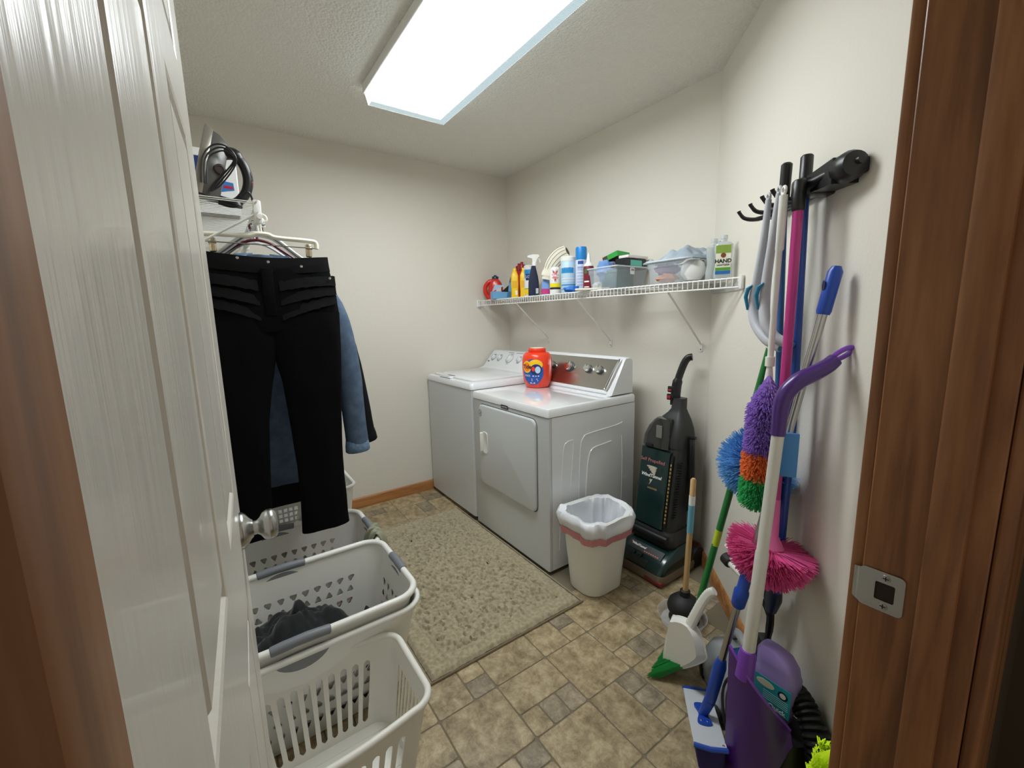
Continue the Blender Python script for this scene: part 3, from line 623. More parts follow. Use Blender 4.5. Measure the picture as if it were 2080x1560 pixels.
# ------------------------------------------------------------------ laundry baskets
def tri_hole(r=.36, inv=False):
    def f(a):
        q = r * (1 - .22 * math.cos(3 * (a - PI / 2) + (PI if inv else 0))) ; return q * math.cos(a), q * math.sin(a)
    return f
def slot_hole(a):
    c, d = math.cos(a), math.sin(a); k = max(abs(c), abs(d)) ** .75 ; return .30 * c / k, .47 * d / k
def sq_hole(a):
    c, d = math.cos(a), math.sin(a); k = max(abs(c), abs(d)); return .33 * c / k, .33 * d / k
def basket(root, x0, x1, y0, y1, h, taper, r, mt, holes, th=.003, floor_z=.006, bow=0):
    """walls of a tapering rounded basket; holes: list of (side, u0, u1, nu, v0, v1, nv, fn); u,v run 0..1 along a side and up it"""
    cx, cy, hx, hy = (x0 + x1) / 2, (y0 + y1) / 2, (x1 - x0) / 2, (y1 - y0) / 2
    def pt(side, u, v):
        k = 1 - taper * (1 - v) ; ax, ay = hx * k, hy * k; z = floor_z + (h - floor_z) * v
        if side == 0: return V((cx + ax + bow * v * math.sin(PI * u), cy - (ay - r) + 2 * (ay - r) * u, z))
        if side == 1: return V((cx + (ax - r) - 2 * (ax - r) * u, cy + ay, z))
        if side == 2: return V((cx - ax - bow * v * math.sin(PI * u), cy + (ay - r) - 2 * (ay - r) * u, z))
        return V((cx - (ax - r) + 2 * (ax - r) * u, cy - ay, z))
    def corner(side, u, v):
        k = 1 - taper * (1 - v); ax, ay = hx * k, hy * k; z = floor_z + (h - floor_z) * v
        sx, sy, a0 = ((1, 1, 0), (-1, 1, 90), (-1, -1, 180), (1, -1, 270))[side]; a = math.radians(a0 + 90 * u)
        return V((cx + sx * (ax - r) + r * math.cos(a), cy + sy * (ay - r) + r * math.sin(a), z))
    b = B()
    for sd in range(4):
        b.grid(lambda u, v: corner(sd, u, v), 6, 6)
        hs = [q for q in holes if q[0] == sd]
        if not hs: b.grid(lambda u, v: pt(sd, u, v), 6, 6); continue
        vs = sorted({0, 1} | {q[4] for q in hs} | {q[5] for q in hs})
        for va, vb_ in zip(vs, vs[1:]):
            q = [q for q in hs if q[4] <= va + 1e-6 and q[5] >= vb_ - 1e-6]
            if not q: b.grid(lambda u, v: pt(sd, u, va + (vb_ - va) * v), 6, 2); continue
            us = 0
            for (_, u0, u1, nu, v0, v1, nv, fn) in sorted(q, key=lambda t: t[1]):
                if u0 > us: b.grid(lambda u, v: pt(sd, us + (u0 - us) * u, va + (vb_ - va) * v), 2, 2)
                for i in range(nu):
                    for j in range(nv):
                        b.perf(lambda u, v: pt(sd, u, v), u0 + (u1 - u0) * i / nu, u0 + (u1 - u0) * (i + 1) / nu, va + (vb_ - va) * j / nv, va + (vb_ - va) * (j + 1) / nv, fn)
                us = u1
            if us < 1: b.grid(lambda u, v: pt(sd, us + (1 - us) * u, va + (vb_ - va) * v), 2, 2)
    k = 1 - taper
    b.add(rrect(cx, cy, hx * k, hy * k, r, floor_z, 6), [tuple(range(28))])
    body = b.build('basket_body', mt, root, solid=th, smooth=40, weld=True)
    return body, pt, corner
def rim(root, x0, x1, y0, y1, z, r, mt, rad, name='rim', flat=1.0, bow=0):
    b = B(); ring = rrect((x0 + x1) / 2, (y0 + y1) / 2, (x1 - x0) / 2, (y1 - y0) / 2, r, z, 8)
    if bow:
        xm = (x0 + x1) / 2; L = y1 - y0 - 2 * r; ring = ring[:27] + [V((x1 + bow * math.sin(PI * k / 10), y0 + r + L * k / 10, z)) for k in range(1, 10)] if False else ring
        full = []; N = len(ring)
        for i in range(N):
            p, q = ring[i], ring[(i + 1) % N]; full.append(p)
            if abs(p.x - q.x) < 1e-6 and abs(p.y - q.y) > .1:
                for k in range(1, 10): t = k / 10; full.append(p.lerp(q, t) + V(((1 if p.x > xm else -1) * bow * math.sin(PI * t), 0, 0)))
        ring = full
    b.tube(ring, rad, 10, closed=True, flat=flat); return b.build(name, mt, root)

# near basket with vertical slots
nb = thing('laundry_basket', 'empty white basket with tall vertical slots, nearest the doorway', 'basket', (1.87, -1.965, 0), 'laundry baskets on the floor')
bx = (1.70, 2.022, -2.235, -1.69)
basket(nb, *bx, .285, .16, .055, white_b, [(2, .02, .98, 11, .05, .81, 1, slot_hole), (0, .02, .98, 11, .05, .81, 1, slot_hole), (1, .04, .96, 7, .05, .81, 1, slot_hole), (3, .04, .96, 7, .05, .81, 1, slot_hole)], bow=.028)
rim(nb, bx[0] - .004, bx[1] + .004, bx[2] - .006, bx[3] + .006, .285, .06, white_b, .010, bow=.026)
b = B(); 
for q in range(4): b.rbox((1.74 + q * .072, -2.18, .0065), (1.765 + q * .072, -1.75, .0085), .001, 1)
b.build('floor_rib', white_b, nb, kind='stuff')

def grip(root, cx, cy, z, along, ln, rad, mt, name='grip'):
    d = V(along); b = B(); b.tube([V((cx, cy, z)) + d * (t * ln / 2) + V((0, 0, .004 * math.cos(t * PI / 2))) for t in (-1, -.95, -.6, -.2, .2, .6, .95, 1)], [rad * .7, rad, rad * 1.08, rad * 1.02, rad * 1.08, rad * 1.02, rad, rad * .7], 12); return b.build(name, mt, root)
def wide_basket(name, label, x0, x1, y0, y1, h, z0, group):
    root = thing(name, label, 'basket', ((x0 + x1) / 2, (y0 + y1) / 2, z0), group)
    hl = [(sd, a, c, n, v0, v1, 1, tri_hole(.27, k % 2 == 1)) for sd, a, c, n in ((0, .02, .34, 3), (0, .66, .98, 3), (2, .02, .98, 10)) for k, (v0, v1) in enumerate(((.28, .42), (.42, .56), (.56, .70)))]
    hl += [(sd, .06, .94, 5, v0, v1, 1, tri_hole(.27, k % 2 == 1)) for sd in (1, 3) for k, (v0, v1) in enumerate(((.28, .42), (.42, .56), (.56, .70)))]
    body, pt, co = basket(root, x0, x1, y0, y1, h, .20, .075, white, hl, floor_z=z0 + .006)
    rim(root, x0 - .004, x1 + .004, y0 - .004, y1 + .004, h, .08, white, .012)
    cx, cy = (x0 + x1) / 2, (y0 + y1) / 2
    for X in (x0 - .004, x1 + .004):
        grip(root, X, cy - .05, h, (0, 1, 0), .17, .0145, grey)
        d = .012 if X > cx else -.012
        b = B(); ol = [(.075 * math.cos(a), .028 * math.sin(a) - .012 * math.sin(a) ** 2) for a in [2 * PI * q / 24 for q in range(24)]]
        b.M = fr((X - d * .2, cy - .05, h - .052), (0, 1, 0), (1 if d > 0 else -1, 0, 0)); b.prism(ol, -.007, .007); b.build('grip_pad', mat('grip_grey', (132, 136, 140), .5), root)
    grip(root, cx, y1 + .004, h, (1, 0, 0), .13, .0145, grey)
    b = B(); b.M = fr((cx, y1 - .002, h - .05), (1, 0, 0), (0, -1, 0)); b.prism([(.06 * math.cos(a), .028 * math.sin(a)) for a in [2 * PI * q / 24 for q in range(24)]], -.004, .006); b.build('grip_pad', MATS['grip_grey'], root)
    return root
wide_basket('laundry_basket', 'white basket of dark clothes with grey grips, stacked in another basket', 1.24, 1.69, -2.24, -1.585, .385, .05, 'laundry baskets on the floor')
lower = thing('laundry_basket', 'white basket nested under the basket of dark clothes', 'basket', (1.465, -1.91, 0), 'laundry baskets on the floor')
hl = [(sd, .04, .96, n, v0, v1, 1, tri_hole(.27, k % 2 == 1)) for sd, n in ((0, 10), (2, 10), (1, 5), (3, 5)) for k, (v0, v1) in enumerate(((.10, .26), (.26, .42), (.42, .58)))]
basket(lower, 1.232, 1.698, -2.248, -1.577, .345, .20, .08, white, hl)
rim(lower, 1.226, 1.704, -2.254, -1.571, .343, .085, white, .010)
wide_basket('laundry_basket', 'white basket with a green cloth over its rim, behind the dark clothes', .79, 1.215, -2.22, -1.565, .35, 0.0, 'laundry baskets on the floor')
# far basket with square holes
fb = thing('laundry_basket', 'white basket with small square holes under the hanging trousers', 'basket', (.50, -1.87, 0), 'laundry baskets on the floor')
fx = (.27, .74, -2.19, -1.545)
basket(fb, *fx, .46, .16, .05, white, [(0, .1, .30, 5, .70, .93, 4, sq_hole), (0, .36, .58, 5, .70, .93, 4, sq_hole), (0, .66, .90, 5, .70, .93, 4, sq_hole), (2, .1, .9, 14, .70, .93, 4, sq_hole), (1, .1, .9, 10, .70, .93, 4, sq_hole)])
rim(fb, fx[0] - .004, fx[1] + .004, fx[2] - .004, fx[3] + .004, .46, .054, white, .009)

# clothes in the baskets
def heap(name, cx, cy, rx, ry, z0, h, mt, label, cat, seed, group=None):
    b = B()
    def f(u, v):
        a = u * 2 * PI; k = v
        x = cx + rx * k * math.cos(a); y = cy + ry * k * math.sin(a)
        hgt = h * (1 - k * k) ** .6
        n = nz((x, y, 0), 9, seed) * .07 + abs(nz((x, y, 1), 17, seed + 4)) * .075 + abs(nz((x, y, 2), 40, seed + 8)) * .03
        return V((x + .03 * nz((x, y, 5), 14, seed) * (1 - k), y + .03 * nz((x, y, 7), 14, seed) * (1 - k), z0 + max(0, hgt + (n - .02) * (1.1 - k))))
    b.grid(lambda u, v: f(u % 1, v), 90, 36); b.add([f(q / 24, 1) for q in range(24)], [tuple(range(24))])
    return tag(b.build(name, mt, smooth=80), label, cat, group)
heap('clothes_pile', 1.455, -1.97, .17, .25, .064, .26, mat('dark_fabric', (20, 22, 25), .9, bump=(60, .4, .003), sheen=.2), 'crumpled heap of black clothes in the grey-gripped basket', 'clothes', 1)
heap('clothes_pile', 1.475, -1.72, .15, .085, .064, .15, mat('plum_fabric', (38, 30, 36), .9, bump=(60, .4, .003)), 'dark plum clothes beside the black heap in the basket', 'clothes', 5)
heap('clothes_pile', 1.0, -1.82, .15, .20, .012, .245, mat('dusty_pink_fabric', (148, 122, 112), .9, bump=(60, .3, .003)), 'dusty pink and taupe clothes in the basket behind the dark clothes', 'clothes', 9)
heap('clothes_pile', .52, -1.72, .15, .12, .02, .42, mat('white_fabric', (215, 214, 208), .9), 'white laundry in the square-holed basket', 'clothes', 13)
def drape(name, path, width, axis, mt, label, cat, seed):
    P = cr(path, 8); ax = V(axis); b = B()
    def f(u, v):
        i = v * (len(P) - 1); k = min(int(i), len(P) - 2); p = P[k].lerp(P[k + 1], i - k)
        w = width * (.85 + .3 * nz((v * 3, 0, seed), 1)); q = p + ax * ((u - .5) * w)
        return q + V((0, 0, .012 * nz((u * 4, v * 3, seed), 1.6))) + ax.cross(V((0, 0, 1))) * (.016 * nz((u * 5, v * 2, seed + 3), 1.5)) + V((0, .008 * math.sin(u * 15 + v * 3), 0))
    b.grid(f, 30, 40); return tag(b.build(name, mt, smooth=80, solid=.004), label, cat)
drape('towel', [(1.10, -1.615, .21), (1.11, -1.60, .30), (1.12, -1.575, .372), (1.13, -1.545, .36), (1.14, -1.53, .27), (1.145, -1.525, .19)], .13, (1, 0, 0), mat('sage_fabric', (138, 146, 122), .95, var=((160, 158, 136), 20), bump=(90, .4, .003)), 'sage green cloth draped over the basket rim', 'cloth', 2)

# ------------------------------------------------------------------ hanging clothes by the side wall
SHZ = 1.765; SHY = -1.905
sh = thing('wire_shelf', 'white wire shelf holding the iron above the hanging clothes', 'shelf', (.61, YL, SHZ))
SX1 = 1.20
def shelf_deck(root, x0, x1, yb, yfn, z, lip, fwd):
    for y, zz, nm in ((yfn, z - .003, 'front_rail'), (yfn, z - lip, 'lip_rail'), ((yb + yfn) / 2, z - .003, 'mid_rail'), (yb + fwd * .004, z - .003, 'rear_rail')):
        b = B(); b.tube([(x0, y, zz), (x1, y, zz)], .0032, 8); b.build(nm, wire, root)
shelf_deck(sh, .004, SX1, YL, SHY, SHZ, .04, 1)
b = B(); b.tube([(0, 0, 0), (0, SHY - YL - .003, 0), (0, SHY - YL, -.004), (0, SHY - YL, -.04)], .0017, 6)
me0 = None
for q in range(46):
    x = .02 + q * .0255
    if me0 is None:
        b.M = Matrix.Translation((0, 0, 0)); o = B(); o.v = [p + V((x, YL, SHZ)) for p in b.v]; o.f = b.f; o = o.build('deck_wire', wire, sh); me0 = o; xr0 = x
    else:
        c = me0.copy(); COL.objects.link(c); c.parent = sh; c.location = (x - xr0, 0, 0)
b = B(); b.tube([(.01, SHY + .004, SHZ - .055), (SX1, SHY + .004, SHZ - .055)], .009, 10); b.build('hang_rail', wire, sh)
for x in (SX1 - .03, .5):
    b = B(); b.tube([(x, SHY - .01, SHZ - .045), (x, YL + .004, SHZ - .29)], .0075, 8, flat=.6); br = b.build('brace', wire, sh)
    b = B(); b.rbox((x - .012, YL, SHZ - .32), (x + .012, YL + .004, SHZ - .27), .001, 1); b.build('foot_plate', wire, br)
    b = B(); b.rbox((x - .009, SHY - .012, SHZ - .075), (x + .009, SHY + .014, SHZ + .006), .005, 2); b.build('rail_hook', wire, br)

# iron standing on its heel
ir = thing('steam_iron', 'grey and black steam iron standing on its heel on the wire shelf', 'iron', (1.11, -2.0, SHZ))
IM = fr((1.11, -2.086, SHZ + .018), (1, 0, 0), (0, .24, .97))
def sole(k, y, n=14):
    L, Wd = .245 * (.55 + .45 * k), .056 * k; pts = []
    for q in range(n + 1):
        t = q / n; w = Wd * (min(1, (1 - t) * 1.9) ** .6 if t > .3 else 1) * (.9 + .1 * min(1, t * 6)); pts.append((w, t * L))
    r = [V((w, y, z)) for w, z in pts] + [V((-w, y, z)) for w, z in reversed(pts[:-1])]
    return r
b = B(IM); b.loft([sole(1, 0), sole(1, .005)]); b.build('sole_plate', steel, ir)
irg = mat('iron_grey', (84, 82, 78), .35, .2)
b = B(IM); b.loft([sole(.97, .005), sole(.95, .018), sole(.88, .026)]); b.build('skirt', mat('iron_silver', (150, 145, 134), .3, .6), ir)
b = B(IM); b.loft([sole(.88, .024), sole(.82, .045), sole(.66, .066), sole(.5, .076)]); b.build('iron_body', irg, ir)
b = B(IM); hp = cr([(0, .060, .165), (0, .094, .178), (0, .128, .15), (0, .148, .105), (0, .146, .055), (0, .120, .012), (0, .072, .006)], 7); b.tube(hp, [.021 if i < 10 else .0165 for i in range(len(hp))], 12); hd = b.build('handle', black, ir)
b = B(IM); b.loft([rrect(0, .03, .034, .03, .012, -.002, 4), rrect(0, .075, .030, .07, .02, .004, 4), rrect(0, .075, .028, .066, .02, .014, 4)]); b.build('heel', black, ir)
b = B(IM); b.rbox((-.014, .138, .108), (.014, .158, .135), .006); b.build('steam_button', black, hd)
b = B(IM); b.rbox((-.012, .158, .088), (.012, .164, .106), .003); b.build('red_mark', mat('dark_red', (120, 24, 34), .4), hd)
b = B(IM @ fr((.040, .062, .098), (0, 1, 0), (1, .2, 0))); b.lathe([(.017, 0), (.017, .008), (.011, .009), (.010, .006), (0, .006)], 20); b.build('dial', mat('dial_dark', (58, 46, 46), .4), ir)
b = B(IM)
for q in range(3):
    o = .008 * q
    b.tube(cr([(.062 + o * .4, .02 + o, .03), (.064, .012 + o, .11), (.06, .035 + o, .165 - o), (.058, .075, .175 - o), (.05, .105 - o * .5, .14), (.05, .075 - o, .05), (.06, .05, .012 + o * .3)], 6), .0026, 6)
b.tube(cr([(.05, .13, .03), (.06, .155, .05), (.03, .178, .015), (.0, .185, -.005)], 5), .0034, 6)
b.build('cord', black, ir)
b = B(IM); b.tube([(.02, .188, -.004), (-.02, .192, .004)], .008, 8); b.build('plug', black, ir)
# box behind the iron
bxw = thing('detergent_box', 'white and blue box behind the iron on the wire shelf', 'box', (.86, -2.05, SHZ))
b = B(); b.rbox((.82, -2.15, SHZ + .002), (.90, -1.935, SHZ + .24), .003, 1); b.build('carton', paperw, bxw)
b = B(); b.box((.9, -2.148, SHZ + .13), (.9006, -2.05, SHZ + .21)); b.build('printed_panel', mat('deep_blue', (28, 52, 120), .5), bxw)
b = B(); b.prism([(0, 0), (.05, .012), (.048, .04), (.002, .045)], 0, .0006); b.v = [V((.9001 + p.z, -2.0 + p.x, SHZ + .085 + p.y)) for p in b.v]; b.build('printed_panel', mat('bright_blue', (60, 120, 190), .5), bxw)
b = B(); b.box((.9001, -1.985, SHZ + .102), (.9012, -1.955, SHZ + .112)); b.build('printed_panel', mat('label_red', (190, 30, 50), .5), bxw)

# ------------------------------------------------------------------ garments on hangers
def rows(rs, X, n=32, wr=.006, seed=0, lean=0):
    """closed cloth tube from rows (z, y0, y1, half thickness); sub-sampled and wrinkled"""
    R = []
    for i in range(len(rs) - 1):
        for k in range(6):
            t = k / 6; t2_ = t * t * (3 - 2 * t) if False else t
            R.append([a + (c - a) * t2_ for a, c in zip(rs[i], rs[i + 1])])
    R.append(list(rs[-1])); out = []
    for z, y0, y1, th in R:
        c, hw = (y0 + y1) / 2, (y1 - y0) / 2; ring = []
        for k in range(n):
            a = 2 * PI * k / n; cc, ss = math.cos(a), math.sin(a)
            y = c + hw * (abs(cc) ** .8) * (1 if cc > 0 else -1); x = X + th * (abs(ss) ** .75) * (1 if ss > 0 else -1)
            w = wr * (nz((y * 14, z * 3, X), 1, seed) + .6 * nz((y * 30, z * 9, X), 1, seed + 3))
            ring.append(V((x + w * (1 if ss > 0 else .6), y + w * .4, z + wr * .5 * nz((y * 10, z, 0), 1, seed + 7))))
        out.append(ring)
    return out
def hanger(name, X, z, half, mt, label, y=-1.895, group='hangers on the shelf rail', tilt=0, clips=False, drop=.06):
    h = thing(name, label, 'hanger', (X, y, z), group)
    b = B(); top = SHZ - .055 + .010
    b.tube(cr([(X, y, z + .01), (X, y, z + .05), (X, y + .020, top - .01), (X, y + .018, top + .006), (X, y - .0, top + .012), (X, y - .02, top + .004), (X, y - .022, top - .012)], 6), .0042, 8); b.build('hook', mt, h)
    b = B()
    if clips:
        b.tube(cr([(X, y - half, z - .028), (X, y - half, z - .006), (X, y - half + .02, z), (X, y - .05, z + .003), (X, y - .02, z + .012), (X, y + .02, z + .012), (X, y + .05, z + .003), (X, y + half - .02, z), (X, y + half, z - .008), (X, y + half, z - .028)], 6), .0085, 10, flat=1.3, up=(1, 0, 0))
        b.build('bar', mt, h)
        b = B(); b.tube([(X, y - half, z - .026), (X, y + half, z - .026)], .002, 8); b.build('clip_rod', chrome, h)
        for dy in (-.155, .155):
            b = B(); b.rbox((X - .008, y + dy - .011, z - .062), (X + .016, y + dy + .011, z - .014), .005, 2); cp = b.build('clip', mat('brass_metal', (222, 210, 180), .22, 1), h)
            b = B(); b.tube([(X + .018, y + dy - .012, z - .03), (X + .018, y + dy + .012, z - .03)], .004, 8); b.build('clip_spring', chrome, cp)
    else:
        b.tube(cr([(X, y, z + .008), (X, y + .05, z - .005), (X, y + half * .7, z - .06), (X, y + half, z - drop * 1.7), (X, y + half - .02, z - drop * 1.9), (X, y, z - drop * 1.9), (X, y - half + .02, z - drop * 1.9), (X, y - half, z - drop * 1.7), (X, y - half * .7, z - .06), (X, y - .05, z - .005), (X, y, z + .008)], 5), .0052, 8); b.build('frame', mt, h)
    return h
hanger('clip_hanger', 1.135, 1.648, .185, mat('ivory_plastic', (236, 234, 218), .35), 'ivory clip hanger holding the black trousers', clips=True)
hanger('clothes_hanger', .955, 1.660, .19, mat('maroon_plastic', (96, 30, 40), .35), 'dark red hanger holding the denim shirt')
hanger('clothes_hanger', .845, 1.665, .19, lgrey, 'pale grey hanger holding the black shirt')
for k, x in enumerate((1.08, 1.045, 1.01, .90)):
    hanger('clothes_hanger', x, 1.668, .17, (white, grey)[k % 2], ('empty white hanger right behind the clip hanger', 'empty grey hanger, first grey one behind the clip hanger', 'empty white hanger just in front of the dark red hanger', 'empty grey hanger between the denim and black shirts')[k], y=-1.90 + .004 * k)

blk = mat('black_twill', (4, 4, 5), .9, bump=(420, .25, .0008), spec=.12)
blk2 = mat('black_twill_waist', (5, 5, 6), .8, bump=(300, .25, .0008), spec=.18)
tr = thing('trousers', 'black trousers clipped to the ivory hanger by the waistband', 'trousers', (1.125, -1.885, .45))
TX = 1.125; Y0 = -1.888
b = B(); b.loft(rows([(1.535, Y0 - .222, Y0 + .222, .026), (1.45, Y0 - .240, Y0 + .240, .036), (1.38, Y0 - .247, Y0 + .247, .04), (1.33, Y0 - .246, Y0 + .246, .038), (1.30, Y0 - .244, Y0 + .244, .034)], TX, 44, .007, 1), True, True); b.build('seat_panel', blk, tr, smooth=70)
b = B(); b.loft(rows([(1.37, Y0 - .02, Y0 + .246, .038), (1.24, Y0 - .012, Y0 + .243, .037), (1.17, Y0 - .002, Y0 + .238, .036), (1.10, Y0 + .012, Y0 + .232, .036), (.95, Y0 + .020, Y0 + .220, .034), (.75, Y0 + .030, Y0 + .212, .034), (.60, Y0 + .028, Y0 + .212, .034), (.50, Y0 + .024, Y0 + .214, .036), (.458, Y0 + .022, Y0 + .216, .036)], TX, 36, .008, 2), True, True); b.build('leg', blk, tr, smooth=70)
b = B(); b.loft(rows([(1.37, Y0 - .246, Y0 + .02, .038), (1.24, Y0 - .243, Y0 + .010, .037), (1.17, Y0 - .238, Y0 - .006, .036), (1.08, Y0 - .23, Y0 - .026, .036), (.95, Y0 - .215, Y0 - .05, .034), (.75, Y0 - .21, Y0 - .066, .034), (.60, Y0 - .215, Y0 - .075, .034), (.52, Y0 - .215, Y0 - .07, .036), (.49, Y0 - .215, Y0 - .068, .036)], TX, 36, .008, 3), True, True); b.build('leg', blk, tr, smooth=70)
b = B(); b.loft([[p + V((0, 0, -.018 * math.cos((p.y - Y0) / .222 * PI / 2))) for p in r] for r in rows([(1.592, Y0 - .218, Y0 + .218, .026), (1.562, Y0 - .22, Y0 + .22, .030), (1.535, Y0 - .223, Y0 + .223, .029)], TX, 44, .003, 4)], False, False); b.build('waistband', blk2, tr, smooth=60, solid=.003)
for k, (za, zb) in enumerate(((1.515, 1.478), (1.478, 1.442), (1.44, 1.405))):
    b = B()
    def pl(u, v, za=za, zb=zb, k=k):
        y = Y0 + .03 + .205 * u; z = za + (zb - za) * v - .02 * (1 - u) ** 2 - .012 * u * 0; return V((TX + .037 + .0065 * v - .030 * abs(u - .3) ** 2, y, z - .03 * (1 - u) * (k + .4) * .6 + .006 * nz((u * 6, v, k), 2)))
    b.grid(pl, 20, 5); b.build('pleat', blk2, tr, smooth=60, solid=.003)
    b = B(); b.grid(lambda u, v: (lambda p: V((p.x, 2 * Y0 - p.y - .01, p.z)))(pl(u, v)), 20, 5); b.build('pleat', blk2, tr, smooth=60, solid=.003)
b = B(); b.rbox((TX + .034, Y0 - .026, 1.36), (TX + .044, Y0 + .012, 1.535), .004, 2); b.build('fly', blk, tr)
for y, z in ((Y0 + .0, 1.556), (Y0 - .095, 1.565), (Y0 + .11, 1.545), (Y0 + .212, 1.505)):
    b = B(fr((TX + .034 + (.018 if abs(y - Y0) < .15 else .006), y, z), (0, 1, 0), (1, 0, 0))); b.lathe([(.0055, 0), (.005, .003), (0, .004)], 12); b.build('stud', chrome, tr)

def shirt(name, label, X, mt, zsh, hem, sleeve_end, wid, cuffm, seed):
    s = thing(name, label, 'shirt', (X, Y0, hem))
    b = B(); b.loft(rows([(zsh + .03, Y0 - .06, Y0 + .06, .03), (zsh, Y0 - .10, Y0 + .10, .04), (zsh - .05, Y0 - wid, Y0 + wid, .045), (zsh - .3, Y0 - wid - .01, Y0 + wid + .01, .05), (zsh - .6, Y0 - wid - .01, Y0 + wid + .005, .05), (hem + .06, Y0 - wid, Y0 + wid - .01, .048), (hem, Y0 - wid + .05, Y0 + wid - .06, .045)], X, 40, .009, seed), True, True); b.build('shirt_body', mt, s, smooth=70)
    for sg in (1, -1):
        y0, z0 = sleeve_end
        path = cr([(X, Y0 + sg * (wid - .06), zsh - .07), (X, Y0 + sg * (wid + .02), zsh - .18), (X + .01, Y0 + sg * (wid + .06 + (y0 - wid - .06) * .4), zsh - .42), (X + .015, Y0 + sg * y0, z0)], 8)
        if sg < 0: path = [p if p.y > YL + .07 else V((p.x, YL + .07, p.z)) for p in path]
        b = B(); N = len(path); b.tube([p + V((0, .004 * nz(p * 9, 1, seed), 0)) for p in path], [.062 - .012 * i / N + .004 * nz((i * .9, seed, 0), 1) for i in range(N)], 16, flat=.75, up=(1, 0, 0)); sl = b.build('sleeve', mt, s, smooth=70)
        d = (path[-1] - path[-2]).normalized(); e = path[-1]
        b = B(); b.tube([e - d * .03, e - d * .004, e + d * .022, e + d * .03], [.052, .056, .057, .05], 16, flat=.7, up=(1, 0, 0)); b.build('cuff', cuffm, sl)
    for sg in (1, -1):
        b = B(); b.loft([[V((X + .02, Y0 + sg * .025, zsh - .02)), V((X + .038, Y0 + sg * .10, zsh - .03)), V((X + .03, Y0 + sg * .095, zsh + .03)), V((X + .01, Y0 + sg * .03, zsh + .038))], [V((X + .026, Y0 + sg * .025, zsh - .02)), V((X + .044, Y0 + sg * .10, zsh - .03)), V((X + .036, Y0 + sg * .095, zsh + .03)), V((X + .016, Y0 + sg * .03, zsh + .038))]]); b.build('collar', cuffm, s)
    return s
denim = mat('denim', (82, 100, 122), .85, bump=(500, .3, .0008), var=((66, 84, 106), 25)); denim_l = mat('denim_light', (122, 148, 176), .85, bump=(300, .3, .001), var=((96, 122, 152), 90))
shirt('denim_shirt', 'blue denim shirt hanging behind the black trousers', .955, denim, 1.575, .64, (.315, .745), .23, denim_l, 11)
shirt('dark_shirt', 'black shirt hanging behind the denim shirt', .845, mat('black_cotton', (15, 15, 17), .9, spec=.2), 1.585, .50, (.385, .755), .235, mat('black_cotton_b', (18, 18, 20), .9, spec=.2), 17)

# ------------------------------------------------------------------ wire shelf on the back wall
Z1 = 1.476; YF = -.305
bs = thing('wire_shelf', 'long white wire shelf on diagonal braces above the washer and dryer', 'shelf', (1.05, 0, Z1))
yr = lambda x: -.003 if x < 1.80 else -(x - 1.807) * .967 - .006
for y, zz, x1, nm in ((YF, Z1 - .003, 2.105, 'front_rail'), (YF, Z1 - .040, 2.105, 'lip_rail'), (-.16, Z1 - .004, 1.96, 'mid_rail'), (-.008, Z1 - .004, 1.80, 'rear_rail')):
    b = B(); b.tube([(.004, y, zz), (x1, y, zz)], .0034, 8); b.build(nm, wire, bs)
me0 = None
for q in range(83):
    x = .016 + q * .02535
    if x < 1.80 and me0:
        c = me0.copy(); COL.objects.link(c); c.parent = bs; c.location = (x - xr0, 0, 0); continue
    b = B(); b.tube([(x, yr(x), Z1), (x, YF + .003, Z1), (x, YF - .002, Z1 - .004), (x, YF - .002, Z1 - .042)], .0021, 6); o = b.build('deck_wire', wire, bs)
    if me0 is None: me0 = o; xr0 = x
for x in (.528, 1.145, 1.763):
    b = B(); b.tube([(x, YF + .006, Z1 - .043), (x, -.006, 1.175)], .0065, 8, flat=.5); br = b.build('brace', wire, bs)
    b = B(); b.rbox((x - .009, -.005, 1.135), (x + .009, -.0, 1.185), .001, 1); b.build('foot_plate', wire, br)
    b = B(fr((x, -.006, 1.147), (1, 0, 0), (0, -1, 0))); b.lathe([(.004, 0), (.003, .002), (0, .0025)], 10); b.build('screw', steel, br)
b = B(); b.rbox((.0, YF - .012, Z1 - .052), (.014, YF + .022, Z1 + .008), .003, 1); b.build('end_bracket', wire, bs)
b = B(); b.rbox((2.098, YF - .010, Z1 - .05), (2.112, YF + .02, Z1 + .008), .003, 1); b.build('end_bracket', wire, bs)
bp = W(.20, .003, Z1 - .02); b = B(); b.M = fr(bp, RD, (0, 0, 1)); b.rbox((-.19, -.004, -.03), (.215, .006, .006), .002, 1); b.build('end_channel', mat('clear_channel', (225, 228, 228), .2, alpha=.6), bs)

# ------------------------------------------------------------------ things on the back shelf
SZ = Z1 + .002
def cam_ang(x, y): return math.atan2(-2.078 - y, 3.0 - x)
def face(x, y, z=SZ, turn=0):   # frame at a spot, local y pointing away from the doorway, local -y = label side
    a = cam_ang(x, y) + turn; d = V((math.cos(a), math.sin(a), 0)); return fr((x, y, z), V((-d.y, d.x, 0)), (0, 0, 1))
def band(root, x, y, r, z0, z1, mt, a0=-1.2, a1=1.2, name='label', off=.0007, turn=0, n=16):
    c = cam_ang(x, y) + turn; b = B(); b.grid(lambda u, v: V((x + (r + off) * math.cos(c + a0 + (a1 - a0) * u), y + (r + off) * math.sin(c + a0 + (a1 - a0) * u), z0 + (z1 - z0) * v)), n, 2); return b.build(name, mt, root)
def cyl_wrap(x, y, r, z, turn=0):
    c = cam_ang(x, y) + turn
    return lambda v: V((x + r * math.cos(c + v.x / r), y + r * math.sin(c + v.x / r), z + v.y))
def lathed(root, name, x, y, prof, mt, n=28, z=SZ, sx=1, sy=1):
    M_ = face(x, y, z); b = B(M_); b.lathe(prof, n, sx, sy); return b.build(name, mt, root)
I4 = Matrix.Identity(4)
